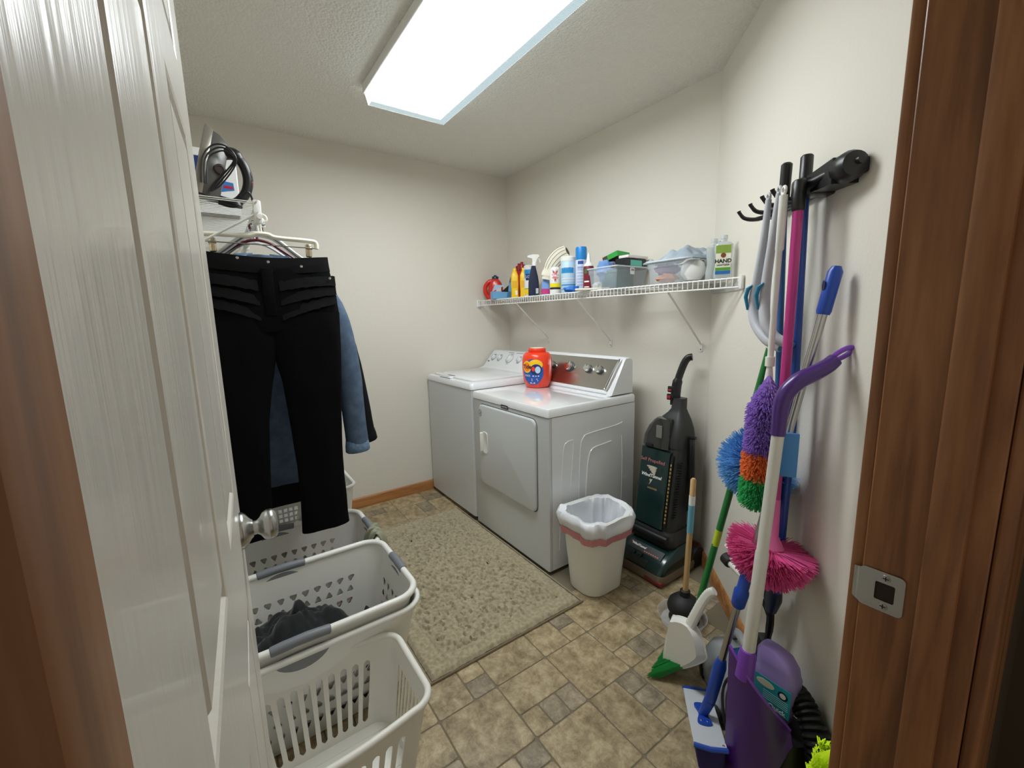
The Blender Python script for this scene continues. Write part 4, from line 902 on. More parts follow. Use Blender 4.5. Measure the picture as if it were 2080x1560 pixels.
red = mat('red_plastic', (214, 44, 30), .3, coat=.2); dred = mat('crimson_plastic', (178, 26, 34), .3, coat=.2); dnavy = mat('navy_plastic', (28, 40, 66), .3, coat=.2)
# red jug with a handle and navy cap
def jug(label, x, y, h, w, mt, capm, cap_h=.03, handle=True, turn=0, capx=.2):
    r = thing('detergent_jug', label, 'jug', (x, y, SZ), 'bottles and jugs on the back shelf'); M_ = face(x, y, SZ, turn); hw = w / 2
    b = B(M_); N = 16
    lo = [(0, 1, .035), (.004, 1.0, .04), (.45, 1.0, .042), (.62, .98, .040), (.8, .74, .036), (.9, .46, .03), (.94, .32, .024)]
    b.loft([rrect(hw * .22 if handle else 0, 0, hw * (.78 if handle else 1) * k, d, min(d, hw * .7 * k) * .9, h * t, 5) for t, k, d in lo]); b.build('jug_body', mt, r)
    if handle:
        b = B(M_); b.tube(cr([(hw * .1, 0, h * .86), (-hw * .5, 0, h * .80), (-hw * .88, 0, h * .58), (-hw * .84, 0, h * .30), (-hw * .5, 0, h * .1), (-hw * .1, 0, h * .06)], 6), .017, 12); b.build('handle', mt, r)
    b = B(M_ @ Matrix.Translation((hw * capx, 0, h * .93))); b.lathe([(.027, 0), (.027, cap_h * .8), (.024, cap_h), (.012, cap_h), (.011, cap_h * 1.5), (0, cap_h * 1.5)], 20); b.build('cap', capm, r)
    return r, M_
jr, jm = jug('orange-red detergent jug with navy cap at the left end of the shelf', .105, -.215, .175, .15, red, dnavy, .02)
b = B(jm); b.box((.02, -.0435, .03), (.06, -.0425, .10)); b.build('label', mat('label_pale', (230, 210, 210), .5), jr)
jug('dark red jug with dark red cap behind the blue carton', .30, -.09, .235, .13, dred, mat('dark_red_cap', (150, 22, 34), .35), .04, turn=.3)
jug('slate blue jug with dark red cap next to the orange-red jug', .215, -.055, .235, .12, mat('slate_blue', (92, 122, 146), .35), MATS['dark_red_cap'], .04)
# open light-blue carton lying in front
cb = thing('torn_carton', 'torn light blue carton in front of the red jugs', 'carton', (.275, -.255, SZ)); M_ = face(.275, -.255, SZ, .35)
lb = mat('carton_blue', (110, 170, 216), .5); lb2 = mat('carton_blue_dark', (60, 112, 150), .6)
b = B(M_); b.box((-.078, -.028, 0), (.072, .03, .055)); b.build('carton_body', lb, cb, smooth=0)
b = B(M_); b.prism([(.03, 0), (.078, 0), (.078, .125), (.058, .12)], -.028, -.022); b.v = [M_ @ V((q.x, q.z, q.y)) for q in [M_.inverted() @ p for p in b.v]]; b.build('carton_flap', lb, cb, smooth=0)
b = B(M_); b.prism([(-.074, .055), (.03, .10), (.05, .102), (-.05, .105)], .0, .004); b.v = [M_ @ V((q.x, q.z, q.y)) for q in [M_.inverted() @ p for p in b.v]]; b.build('carton_flap', mat('carton_pale', (178, 206, 228), .5), cb, smooth=0)
b = B(M_); b.prism([(-.01, .052), (.045, .05), (.05, .10)], -.0285, -.029); b.v = [M_ @ V((q.x, q.z, q.y)) for q in [M_.inverted() @ p for p in b.v]]; b.build('carton_opening', ink, cb, smooth=0)
# two yellow bottles
yw = mat('yellow_plastic', (250, 206, 20), .35)
for x, y, nm in ((.425, -.235, 'yellow bottle beside the blue carton, nearer the shelf front'), (.475, -.19, 'yellow bottle next to the white wipes tub with blue label')):
    r = thing('yellow_bottle', nm, 'bottle', (x, y, SZ), 'yellow bottles')
    M_ = face(x, y); b = B(M_); b.loft([rrect(0, 0, k * .027, k2 * .022, .012, z, 4) for z, k, k2 in ((0, .95, .95), (.006, 1, 1), (.05, .95, 1), (.1, 1.02, 1), (.16, .98, 1), (.185, .6, .7), (.19, .55, .6))]); b.build('bottle_body', yw, r)
    b = B(M_); b.lathe([(.013, .188), (.013, .208), (.010, .212), (0, .212)], 16); b.build('cap', yw, r)
    b = B(M_); b.box((-.018, -.0222, .07), (.018, -.0218 - .0008, .12)); b.build('label', mat('label_amber', (236, 180, 40), .5), r)
    b = B(M_); b.box((.002, -.0225, .02), (.018, -.0232, .05)); b.build('barcode', paperw, r)
# wipes tub
def tub_(label, x, y, r, h, mt, lidm, lid_r=None, name='wipes_tub'):
    t = thing(name, label, 'tub', (x, y, SZ), 'wipes tubs on the back shelf'); lathed(t, 'tub_body', x, y, [(r * .94, 0), (r, .004), (r, h - .03), (r * .97, h - .028)], mt); lathed(t, 'lid', x, y, [(r * 1.03, h - .03), (r * 1.03, h - .006), (r * .9, h), (0, h)], lidm); return t
t = tub_('white wipes tub with blue and yellow label between yellow bottle and navy spray', .545, -.185, .042, .222, paperw, white)
band(t, .545, -.185, .042, SZ + .13, SZ + .19, mat('label_cyan', (40, 140, 200), .45)); band(t, .545, -.185, .042, SZ + .05, SZ + .06, mat('label_green', (90, 160, 80), .5)); band(t, .545, -.185, .042, SZ + .015, SZ + .055, yw, off=.001)
band(t, .545, -.185, .042, SZ + .115, SZ + .16, mat('label_navy2', (30, 50, 120), .45), -.8, .8, off=.0012)
text('CLOROX', .024, I4, paperw, t, wrap=cyl_wrap(.545, -.185, .0440, SZ + .14), bold=.0006)
# navy trigger spray
sp = thing('spray_bottle', 'navy trigger spray bottle with white head', 'bottle', (.672, -.245, SZ)); M_ = face(.672, -.245)
b = B(M_); b.loft([rrect(-.006, 0, hx_, .024, .014, z, 4) for z, hx_ in ((0, .036), (.008, .038), (.09, .036), (.13, .030), (.165, .022), (.19, .016), (.20, .014))]); b.build('bottle_body', dnavy, sp)
b = B(M_); b.lathe([(.017, .198), (.017, .222), (.014, .228)], 18); b.build('collar', white, sp)
b = B(M_); b.loft([[V((x, y, z)) for x, z in ((-.046, .258), (-.046, .268), (-.01, .276), (.030, .274), (.036, .262), (.018, .244), (.012, .225), (-.012, .225), (-.014, .250))] for y in (-.011, .011)]); b.build('trigger_head', white, sp)
b = B(M_); b.tube(cr([(.026, 0, .252), (.036, 0, .24), (.040, 0, .222)], 5), .005, 8); b.build('trigger', white, sp)
b = B(M_); b.box((.008, -.0245, .015), (.026, -.0250, .05)); b.build('label', lgrey, sp)
# teal half empty bottle
tb = thing('teal_bottle', 'clear bottle half full of teal liquid behind the spray bottle', 'bottle', (.735, -.185, SZ))
lathed(tb, 'bottle_body', .735, -.185, [(.028, 0), (.030, .004), (.030, .15), (.024, .17), (.013, .18)], mat('pale_clear', (206, 216, 218), .15, alpha=.45)); lathed(tb, 'liquid', .735, -.185, [(.027, .05), (.0275, .13)], mat('teal_liquid', (20, 110, 128), .2)); lathed(tb, 'cap', .735, -.185, [(.015, .178), (.015, .205), (0, .206)], dred)
# soap pouch
pk = thing('soap_bottle', 'small blue and pink bottle in front of the teal bottle', 'bottle', (.79, -.245, SZ)); M_ = face(.79, -.245)
pink_blue = mat('sky_blue_plastic', (120, 160, 220), .4)
b = B(M_); b.loft([rrect(0, 0, hx_, .018, .015, z, 4) for z, hx_ in ((0, .027), (.06, .028), (.10, .017), (.118, .010))]); b.build('bottle_body', pink_blue, pk)
b = B(M_); b.loft([rrect(0, 0, hx_, .0186, .015, z, 4) for z, hx_ in ((.006, .0278), (.040, .0284))]); b.build('label', mat('magenta_label', (200, 60, 130), .45), pk)
# printed can
kc = thing('printed_can', 'white and black can with pink starburst print and yellow band', 'can', (.876, -.235, SZ)); kx, ky_, kr = .876, -.235, .036
lathed(kc, 'can_body', kx, ky_, [(.034, 0), (kr, .004), (kr, .15), (.03, .168), (.02, .172), (.0, .173)], paperw); band(kc, kx, ky_, kr, SZ + .03, SZ + .042, ink); band(kc, kx, ky_, kr, SZ + .043, SZ + .068, mat('label_lemon', (246, 222, 40), .45)); 
b = B(); f = cyl_wrap(kx, ky_, kr + .001, SZ + .115)
for q in range(14):
    a = q * PI / 7; r1 = .030 + .010 * (q % 2); w_ = .09
    b.add([f(V((.006 * math.cos(a - .9), .006 * math.sin(a - .9), 0))), f(V((r1 * math.cos(a), r1 * 1.2 * math.sin(a), 0))), f(V((.016 * math.cos(a + .3), .016 * math.sin(a + .3), 0)))], [(0, 1, 2)])
b.build('starburst_print', mat('salmon_print', (226, 120, 120), .5), kc, smooth=0, kind='stuff')
b = B(); f = cyl_wrap(kx, ky_, kr + .0006, SZ + .115)
for q in range(7):
    a = q * 2 * PI / 7 + .2; b.add([f(V((.02 * math.cos(a - .2), .02 * math.sin(a - .2), 0))), f(V((.045 * math.cos(a), .045 * math.sin(a), 0))), f(V((.02 * math.cos(a + .25), .02 * math.sin(a + .25), 0)))], [(0, 1, 2)])
b.build('starburst_shadow', ink, kc, smooth=0, kind='stuff')
# striped work glove
gl = thing('work_glove', 'cream striped work glove flopped over the bottles', 'glove', (.86, -.20, SZ + .15))
cream = mat('cream_canvas', (232, 226, 208), .9, bump=(200, .3, .001)); M_ = face(.855, -.215, SZ)
P = cr([(-.045, 0, .150), (-.028, 0, .185), (.0, 0, .222), (.035, 0, .252), (.070, 0, .268)], 6); GR = [.036 + .016 * math.sin(PI * min(1, q / (len(P) - 1) * .8)) for q in range(len(P))]
b = B(M_); b.tube(P, GR, 18, flat=.5, up=(0, 1, 0)); b.build('hand', cream, gl, smooth=60)
b = B(M_); b.tube(cr([(-.060, 0, .098), (-.054, 0, .125), (-.044, 0, .152)], 5), [.030, .040, .037], 18, flat=.55, up=(0, 1, 0)); b.build('cuff', cream, gl)
b = B(M_ @ fr((.076, -.004, .268), (.35, 0, -.94), (.7, -.62, .35))); b.lathe([(.030, 0), (.034, .004), (.030, .006), (.027, .001)], 20, 1, .55); b.build('opening_hem', cream, gl)
b = B(M_ @ fr((.078, -.006, .269), (.35, 0, -.94), (.7, -.62, .35))); b.lathe([(.026, .0), (.026, .0015)], 20, 1, .5); b.build('opening', mat('glove_inside', (92, 84, 70), .95), gl)
for x, z, L in ((.055, .235, .03), (.072, .246, .025)):
    b = B(M_); b.tube([(x, -.016, z), (x + .012, -.02, z - .012), (x + .016, -.018, z - L)], [.011, .011, .007], 10); b.build('finger', cream, gl)
for ph in (-1.15, -.7, -.25, .2, .65, 1.1):
    L = []
    for q in range(2, len(P) - 1):
        t_ = (P[q + 1] - P[q - 1]).normalized(); u_ = V((0, 1, 0)); w_ = t_.cross(u_); L.append(P[q] + u_ * (GR[q] * 1.01) * .5 * math.cos(PI + ph) + w_ * (GR[q] * 1.01) * math.sin(PI + ph))
    b = B(M_); b.tube(L, .0014, 5); b.build('stripe', mat('stripe_grey', (88, 86, 84), .9), gl)
# blue patterned wipes tub
t = tub_('tall tub with pale blue wave label and off-white lid', .99, -.225, .047, .222, mat('label_pale_blue', (186, 214, 232), .45), white)
for z0, z1, mm in ((.12, .155, MATS['label_cyan']), (.15, .158, paperw), (.085, .09, paperw), (.07, .074, paperw), (.045, .052, MATS['label_cyan']), (.02, .024, MATS['label_cyan'])): band(t, .99, -.225, .047, SZ + z0, SZ + z1, mm, -1.1, .7 if z0 == .12 else 1.1)
# aerosol can with blue cap
ae = thing('aerosol_can', 'tall pale aerosol can with bright blue cap', 'can', (1.082, -.205, SZ)); lathed(ae, 'can_body', 1.082, -.205, [(.033, 0), (.034, .004), (.034, .19), (.031, .198)], mat('can_lilac', (206, 216, 236), .35)); lathed(ae, 'cap', 1.082, -.205, [(.034, .192), (.034, .258), (.031, .268), (.0, .27)], mat('cap_blue', (20, 130, 206), .35))
band(ae, 1.082, -.205, .034, SZ + .165, SZ + .185, mat('label_royal', (50, 80, 160), .4), -.6, .4)
for q in range(6): band(ae, 1.082, -.205, .034, SZ + .04 + q * .018, SZ + .044 + q * .018, mat('label_mist', (150, 170, 210), .5), -.7, .7, name='label_print')
band(ae, 1.082, -.205, .034, SZ + .14, SZ + .152, MATS['label_mist'], -.7, .5)
# maroon glue bottle
gb = thing('squeeze_bottle', 'maroon squeeze bottle with white pointed nozzle', 'bottle', (1.185, -.245, SZ)); lathed(gb, 'bottle_body', 1.185, -.245, [(.030, 0), (.031, .004), (.030, .08), (.031, .13), (.028, .142)], mat('maroon', (120, 28, 40), .4)); lathed(gb, 'nozzle', 1.185, -.245, [(.028, .141), (.026, .152), (.016, .162), (.013, .168), (.012, .185), (.005, .218), (0, .219)], white)
band(gb, 1.185, -.245, .031, SZ + .10, SZ + .125, mat('label_leaf', (60, 110, 60), .5), -.9, -.3); band(gb, 1.185, -.245, .031, SZ + .05, SZ + .058, paperw, -.9, .1); band(gb, 1.185, -.245, .031, SZ + .02, SZ + .026, paperw, -.9, .1, name='label_print')
# crumpled blue glove on the shelf edge
def crumple(name, x, y, z, rx, ry, rz, mt, label, cat, seed, n=30):
    b = B(); M_ = face(x, y, z)
    def f(u, v):
        a = u * 2 * PI; p = v * PI; d = V((math.sin(p) * math.cos(a), math.sin(p) * math.sin(a), math.cos(p))); k = 1 + .45 * nz(d * 2.2, 1, seed) + .25 * nz(d * 6, 1, seed + 2)
        return M_ @ V((d.x * rx * k, d.y * ry * k, max(.001, rz + d.z * rz * k)))
    b.grid(lambda u, v: f(u % 1, v), n, n // 2); return tag(b.build(name, mt, smooth=70), label, cat)
crumple('rubber_glove', 1.075, -.275, SZ, .045, .022, .018, mat('glove_blue', (30, 110, 200), .45), 'crumpled bright blue rubber glove at the shelf edge', 'glove', 3)
b = B(face(1.27, -.268)); b.rbox((-.12, -.03, 0), (.075, .03, .012), .004); tag(b.build('folded_cloth', mat('cream_cloth', (226, 220, 204), .9)), 'flat cream folded cloth on the shelf front under the clear bin', 'cloth')
# clear storage bins
clr = mat('clear_bin_plastic', (220, 230, 238), .12, alpha=.22, coat=.6); clr_r = mat('clear_rim', (226, 234, 240), .2, alpha=.7)
def clear_bin(label, x0, x1, y0, y1, h, r, tagx):
    t = thing('storage_bin', label, 'bin', ((x0 + x1) / 2, (y0 + y1) / 2, SZ), 'clear storage bins'); cx, cy, hx_, hy_ = (x0 + x1) / 2, (y0 + y1) / 2, (x1 - x0) / 2, (y1 - y0) / 2
    b = B(); b.loft([rrect(cx, cy, hx_ * k, hy_ * k, r, SZ + z, 4) for z, k in ((0, .86), (.004, .88), (h * .72, .955), (h * .73, .98), (h, 1))], True, False); b.build('bin_body', clr, t, solid=.002)
    b = B(); b.tube(rrect(cx, cy, hx_ + .003, hy_ + .003, r, SZ + h, 4), .0042, 8, closed=True); b.build('bin_rim', clr_r, t)
    M_ = fr((x1 + .0025, tagx, SZ + h * .82), (0, 1, 0), (1, 0, 0)); b = B(M_); b.rbox((-.018, -.02, 0), (.018, .016, .003), .002, 1); sk = b.build('sticker', paperw, t)
    b = B(M_)
    for q in range(7): b.box((-.012 + q * .0036, -.002, .003), (-.0105 + q * .0036, .010, .0036))
    b.build('sticker_print', ink, sk, smooth=0, kind='stuff')
    return t
clear_bin('clear bin of dark boxes and blue rags in the middle of the shelf', 1.215, 1.43, -.285, -.02, .118, .012, -.16)
clear_bin('rounded clear bin under grey rags, left of the sanitizer', 1.60, 1.86, -.285, -.06, .108, .05, -.19)
# contents of the first bin
b = B(); b.rbox((1.285, -.24, SZ + .008), (1.395, -.10, SZ + .105), .004); tag(b.build('dark_box', mat('box_teal_dark', (30, 62, 70), .5, var=((40, 110, 104), 24))), 'dark teal carton inside the middle clear bin', 'box')
crumple('blue_rag', 1.285, -.215, SZ + .05, .045, .04, .055, mat('rag_blue', (110, 150, 206), .9), 'light blue rag stuffed in the left side of the clear bin', 'rag', 5)
crumple('white_rag', 1.26, -.24, SZ + .006, .03, .025, .02, mat('rag_white', (216, 220, 222), .9), 'white rag at the bottom of the middle clear bin', 'rag', 6)
bk = thing('tool_box', 'black carton with teal label on top of the middle clear bin', 'box', (1.39, -.14, SZ + .12)); b = B(); b.rbox((1.345, -.20, SZ + .108), (1.425, -.03, SZ + .165), .003, 1); b.build('carton', mat('box_black', (24, 30, 32), .4), bk); b = B(); b.box((1.4251, -.165, SZ + .125), (1.4258, -.07, SZ + .155)); b.build('label', mat('label_mint', (96, 196, 180), .45), bk)
b = B(); b.rbox((1.36, -.19, SZ + .166), (1.43, -.02, SZ + .182), .004); tag(b.build('paper_packet', mat('packet_white', (236, 230, 230), .6)), 'white packet lying on the black teal-labelled carton', 'packet')
gbx = thing('green_box', 'green and brown carton tilted on top of the rags', 'box', (1.30, -.12, SZ + .16)); GM = fr((1.29, -.125, SZ + .185), (.94, .1, .30), (-.28, 0, .95)); b = B(GM); b.rbox((-.055, -.06, -.016), (.05, .06, .016), .002, 1); b.build('carton', mat('brown_card', (70, 56, 44), .6), gbx); b = B(GM); b.box((.0502, -.06, -.016), (.051, .06, .016)); b.box((-.02, -.0612, -.014), (.05, -.0602, .014)); b.build('green_side', mat('green_print', (40, 160, 60), .5), gbx)
crumple('rag_pile', 1.285, -.15, SZ + .105, .055, .05, .028, mat('rag_mixed', (80, 120, 160), .9, var=((160, 70, 60), 18)), 'bunched blue and red rags on top of the middle clear bin', 'rag', 8)
# contents of the second bin
crumple('purple_cloth', 1.70, -.225, SZ + .045, .055, .03, .028, mat('cloth_purple', (150, 110, 160), .9), 'mauve cloth inside the rounded clear bin', 'cloth', 11)
crumple('orange_cloth', 1.71, -.235, SZ + .006, .05, .025, .022, mat('cloth_peach', (220, 150, 110), .9), 'peach cloth under the mauve cloth in the rounded bin', 'cloth', 12)
b = B(face(1.845, -.235, SZ + .006)); bl = [(0, .002), (.03, .004), (.046, .03), (.046, .055), (.038, .082), (.02, .094), (0, .097)]; b.lathe(bl, 26, 1.15, .5); tag(b.build('foam_sponge', mat('sponge_white', (232, 232, 228), .8)), 'big white oval sponge pressed against the rounded clear bin', 'sponge')
b = B()
def cf(u, v):
    x = 1.60 + .27 * u; y = -.283 + .215 * v; return V((x, y, SZ + .104 + (.012 + .06 * math.exp(-((u - .62) / .28) ** 2) * (.6 + .4 * v) + .010 * math.sin(u * 17 + v * 6 + 3 * nz((u * 3, v * 3, 0), 1)) + .012 * nz((u * 8, v * 8, 1), 1)) * min(1, v / .22, (1 - u) / .1 + .1)))
b.grid(cf, 50, 30); tag(b.build('grey_rags', mat('rag_grey_blue', (176, 188, 198), .9, var=((150, 162, 174), 12)), smooth=80, solid=.006), 'folded grey-blue rags heaped on the rounded clear bin', 'rag')
b = B(); b.rbox((1.84, -.12, SZ + .001), (1.895, -.05, SZ + .09), .012); tag(b.build('grey_pouch', mat('pouch_grey', (150, 150, 140), .7)), 'grey pouch between the rounded bin and the sanitizer', 'pouch')
# hand sanitizers
def sani(label, x, y, turn, front):
    s = thing('sanitizer_bottle', label, 'bottle', (x, y, SZ), 'hand sanitizer bottles'); M_ = face(x, y, SZ, turn)
    b = B(M_); b.loft([rrect(0, 0, hx_, d, d * .8, z, 4) for z, hx_, d in ((0, .034, .018), (.004, .037, .02), (.03, .036, .02), (.07, .030, .0185), (.12, .036, .02), (.142, .036, .019), (.15, .026, .015), (.154, .014, .012))]); b.build('bottle_body', mat('clear_gel', (216, 224, 224), .08, alpha=.5, coat=.8), s)
    b = B(M_); b.lathe([(.012, .153), (.012, .165), (.014, .166), (.014, .180), (0, .181)], 16); b.build('cap', mat('clear_cap', (222, 228, 230), .15, alpha=.75), s)
    if front:
        def lab(x0, x1, z0, z1, mm, o=.0208, nm='label'):
            b = B(M_); b.box((x0, -o - .0005, z0), (x1, -o, z1)); return b.build(nm, mm, s, smooth=0)
        lab(-.029, .029, .018, .138, mat('label_cream', (238, 238, 220), .5)); lab(-.029, .029, .105, .138, mat('label_moss', (140, 170, 70), .5), .0214, 'label_band'); lab(-.029, .029, .018, .032, mat('label_blue2', (40, 110, 180), .5), .0214, 'label_band'); lab(-.029, .029, .033, .046, mat('label_grass', (90, 160, 60), .5), .0214, 'label_band')
        b = B(M_ @ fr((0, -.0218, .096), (1, 0, 0), (0, -1, 0))); b.prism(oval(0, 0, .010, .010, 18), 0, .0004); b.build('emblem', mat('label_rust', (130, 70, 40), .5), s)
        tm = lambda z: M_ @ fr((0, -.0222, z), (1, 0, 0), (0, -1, 0))
        text('HAND', .022, tm(.072), ink, s, bold=.0006); text('SANITIZER', .0105, tm(.056), ink, s)
    return s
sani('hand sanitizer bottle with green label at the right end of the shelf', 2.0, -.262, .0, True)
sani('clear bottle behind the green-labelled sanitizer', 1.93, -.215, .9, False)
sani('clear bottle farthest back behind the sanitizer bottles', 1.905, -.14, .9, False)

# ------------------------------------------------------------------ tools on the slanted wall
rk = thing('tool_rack', 'black broom rack with a clamp and hooks on the right wall', 'rack', W(.95, 0, 1.66))
def WM(s, o, z, xs=(1, 0, 0), zs=(0, 0, 1)):   # frame given in wall axes (along, out, up)
    tw = lambda v: RD * v[0] + RN * v[1] + V((0, 0, v[2])); return fr(W(s, o, z), tw(xs), tw(zs))
b = B(WM(.95, .012, 1.665)); b.rbox((-.30, -.012, -.018), (.20, .012, .018), .006); b.build('rail', black, rk)
for s_ in (.66, .76, .85, .92):
    b = B(); b.tube(cr(WP((s_, .02, 1.66), (s_, .06, 1.650), (s_, .095, 1.655), (s_, .112, 1.672), (s_, .116, 1.680)), 5), [.008, .007, .0065, .006, .0065], 8); b.build('hook', black, rk)
b = B(WM(1.05, .03, 1.665)); b.loft([[V((x, -y if False else y, z)) for x, z in ((-.06, -.022), (.06, -.03), (.06, .03), (-.06, .024))] for y in (-.03, .03)]); b.build('clamp_arm', black, rk)
b = B(WM(1.125, .032, 1.668, (0, 0, 1), (1, 0, 0))); b.lathe([(.0, -.032), (.026, -.03), (.034, -.02), (.034, .012), (.028, .026), (.012, .032), (0, .033)], 20); b.build('clamp_roller', black, rk)
b = B(); b.tube(WP((.99, .075, 1.655), (1.07, .05, 1.668), (1.165, .028, 1.672)), [.014, .012, .009], 10); b.build('clamp_lever', black, rk)
b = B(WM(.99, .045, 1.66)); b.rbox((-.022, -.045, -.024), (.026, .06, .022), .008); b.build('clamp_jaw', black, rk)

def pole(root, pts, r, mt, name, n=14): b = B(); b.tube(WP(*pts), r, n); return b.build(name, mt, root)
# two grey wands with teal buttons
for nm, P, lab in (('A', [(.905, .118, 1.655), (.897, .12, 1.555), (.870, .12, 1.443), (.850, .12, 1.36), (.872, .12, 1.30), (.925, .105, 1.25), (.965, .08, 1.228)], 'pale grey curved wand with teal trigger, leftmost on the rack hooks'),
                   ('B', [(.972, .118, 1.655), (.958, .12, 1.55), (.936, .12, 1.437), (.930, .12, 1.36), (.950, .12, 1.297), (.972, .10, 1.258), (.992, .078, 1.243)], 'pale grey curved wand with teal trigger, between the other wand and the white duster pole')):
    t = thing('cleaning_wand', lab, 'wand', W(*P[-1]), 'curved wands on the rack'); C_ = cr(P, 6)
    b = B(); N = len(C_); b.tube([W(*p) for p in C_], [.008 + .007 * min(1, i / (N * .45)) for i in range(N)], 14); b.build('shaft', lgrey, t)
    b = B(); q = W(*P[0]) + V((0, 0, .008)); b.tube([q + RN * .0 + (RD * math.cos(a) + V((0, 0, 1)) * math.sin(a)) * .009 for a in [2 * PI * k / 14 for k in range(14)]], .004, 8, closed=True); b.build('hang_loop', lgrey, t)
    s0, o0, z0 = P[3]; b = B(); b.tube(WP((s0 + .016, o0 + .012, z0 + .055), (s0 + .006, o0 + .021, z0 + .045), (s0 + .0, o0 + .024, z0 + .02), (s0, o0 + .017, z0 - .02)), [.003, .0065, .006, .003], 10); b.build('trigger', mat('teal_plastic', (30, 128, 168), .35), t)
    b = B(); e = [W(*p) for p in C_[-3:]]; d = (e[-1] - e[0]).normalized(); b.tube([e[-1] - d * .002, e[-1] + d * .012, e[-1] + d * .02], [.012, .011, .006], 12); b.build('tip', MATS['teal_plastic'], t)
# cobweb dusters
def puff(root, c, R, axis, mt, n, r0, seed, cone=2.3, name='bristles', rad=.0011, flat=None):
    rnd = random.Random(seed); ax = V(axis).normalized(); u = ax.orthogonal().normalized(); w_ = ax.cross(u); b = B(); c = V(c)
    for _ in range(n):
        ct = math.cos(cone) + (1 - math.cos(cone)) * rnd.random(); st = math.sqrt(max(0, 1 - ct * ct)); ph = rnd.random() * 2 * PI
        d = ax * ct + (u * math.cos(ph) + w_ * math.sin(ph)) * st; L = R * (.86 + .16 * rnd.random())
        p1 = c + d * L
        oo = (p1 - C2).dot(RN)
        if oo < .004: p1 += RN * (.004 - oo)
        b.bristle(c + d * r0, p1, rad)
    return b.build(name, mt, root, smooth=0, kind='stuff')
mag = mat('magenta_metal', (190, 44, 130), .35, coat=.3); magb = mat('magenta_bristle', (236, 92, 160), .55)
t = thing('round_duster', 'magenta round brush on a long magenta pole with black grip', 'duster', W(1.06, .105, .52), 'round brush dusters')
pole(t, [(1.028, .092, 1.60), (1.03, .092, 1.375), (1.036, .095, 1.13), (1.058, .105, .74)], .0125, mag, 'pole')
pole(t, [(1.026, .092, 1.672), (1.026, .092, 1.668), (1.028, .092, 1.60), (1.028, .092, 1.594)], [.013, .0165, .0165, .014], black, 'grip')
b = B(); b.tube(WP((1.056, .104, .80), (1.060, .105, .69), (1.062, .106, .655)), [.013, .014, .03], 16); b.build('ferrule', mat('pink_plastic', (226, 110, 170), .35), t)
puff(t, W(1.062, .108, .65), .118, RN * .25 + V((0, 0, -1)), magb, 3600, .012, 3, 1.75)
blu = mat('blue_metal', (26, 72, 156), .35, coat=.3)
t = thing('squeegee_pole', 'long blue pole with black grip and black swivel foot behind the magenta duster', 'pole', W(.957, .05, .25))
pole(t, [(.963, .05, 1.66), (1.0, .05, 1.0), (.985, .05, .46)], .012, blu, 'pole'); pole(t, [(.962, .05, 1.752), (.962, .05, 1.748), (.963, .05, 1.65)], [.012, .0155, .0155], black, 'grip')
b = B(); b.tube(WP((.975, .05, .48), (.97, .05, .43), (.962, .05, .38)), [.022, .026, .016], 10); b.build('swivel', dnavy, t); b = B(); b.tube(cr(WP((.935, .07, .44), (.945, .06, .40), (.962, .05, .36), (.955, .05, .27)), 4), [.012, .014, .014, .012, .010], 8); b.build('swivel_arm', black, t); b = B(WM(.955, .055, .262)); b.rbox((-.03, -.02, -.26), (.03, .015, .012), .006); b.build('foot', black, t)
t = thing('black_pole', 'thin pole with black grip at the back of the rack', 'pole', W(.906, .06, .62)); pole(t, [(.90, .075, 1.69), (.905, .05, 1.0), (.91, .03, .62)], .009, mat('dull_blue_metal', (52, 96, 150), .4), 'pole'); pole(t, [(.906, .076, 1.752), (.906, .076, 1.748), (.90, .075, 1.66)], [.010, .0145, .0145], black, 'grip')
t = thing('round_duster', 'bright blue round brush duster behind the multicoloured duster', 'duster', W(.885, .085, .72), 'round brush dusters')
pole(t, [(.875, .03, 1.20), (.880, .055, 1.0), (.884, .07, .91)], .010, MATS['teal_plastic'], 'pole'); b = B(); b.tube(WP((.880, .06, .97), (.885, .075, .89)), [.012, .024], 14); b.build('ferrule', dnavy, t)
puff(t, W(.887, .088, .845), .125, RN * .6 + V((0, 0, -.4)), mat('blue_bristle', (112, 178, 238), .55), 3000, .012, 5, 2.1)
# fluffy rainbow duster
t = thing('fluffy_duster', 'fluffy purple, orange and green duster on a thin white pole', 'duster', W(.968, .125, .75))
pole(t, [(1.010, .122, 1.640), (1.008, .122, 1.50), (1.006, .122, 1.495), (1.000, .122, 1.19)], [.0105, .0105, .008, .008], white, 'pole'); pole(t, [(1.0, .122, 1.205), (1.0, .122, 1.178)], .0125, white, 'collar'); pole(t, [(1.0, .122, 1.18), (.999, .122, 1.13)], [.007, .0125], white, 'neck')
q = W(1.010, .122, 1.652); b = B(); b.tube([q + (RD * math.cos(a) + V((0, 0, 1)) * math.sin(a)) * .010 for a in [2 * PI * k / 14 for k in range(14)]], .004, 8, closed=True); b.build('hang_loop', white, t)
rnd = random.Random(4)
for nm, z0, z1, mm in (('purple_fluff', 1.14, .925, mat('fluff_purple', (164, 126, 220), .8)), ('orange_fluff', .925, .845, mat('fluff_orange', (252, 136, 70), .8)), ('green_fluff', .845, .745, mat('fluff_green', (60, 190, 110), .8))):
    b = B(); N = int(abs(z1 - z0) / .1 * 1900)
    for _ in range(N):
        z = z1 + (z0 - z1) * rnd.random(); f = min(1, (1.15 - z) / .09, (z - .742) / .03 + .25); R = .049 * (max(0, f) ** .7); ph = rnd.random() * 2 * PI
        s_ = .985 + (z - .75) * .08; c_ = W(s_, .128, z); d = RD * math.cos(ph) + RN * math.sin(ph)
        b.bristle(c_ + d * R * .25 + V((0, 0, .012)), c_ + d * (R * (.8 + .3 * rnd.random())) + V((0, 0, -.014 * rnd.random())), .0014)
    b.build(nm, mm, t, smooth=0, kind='stuff')
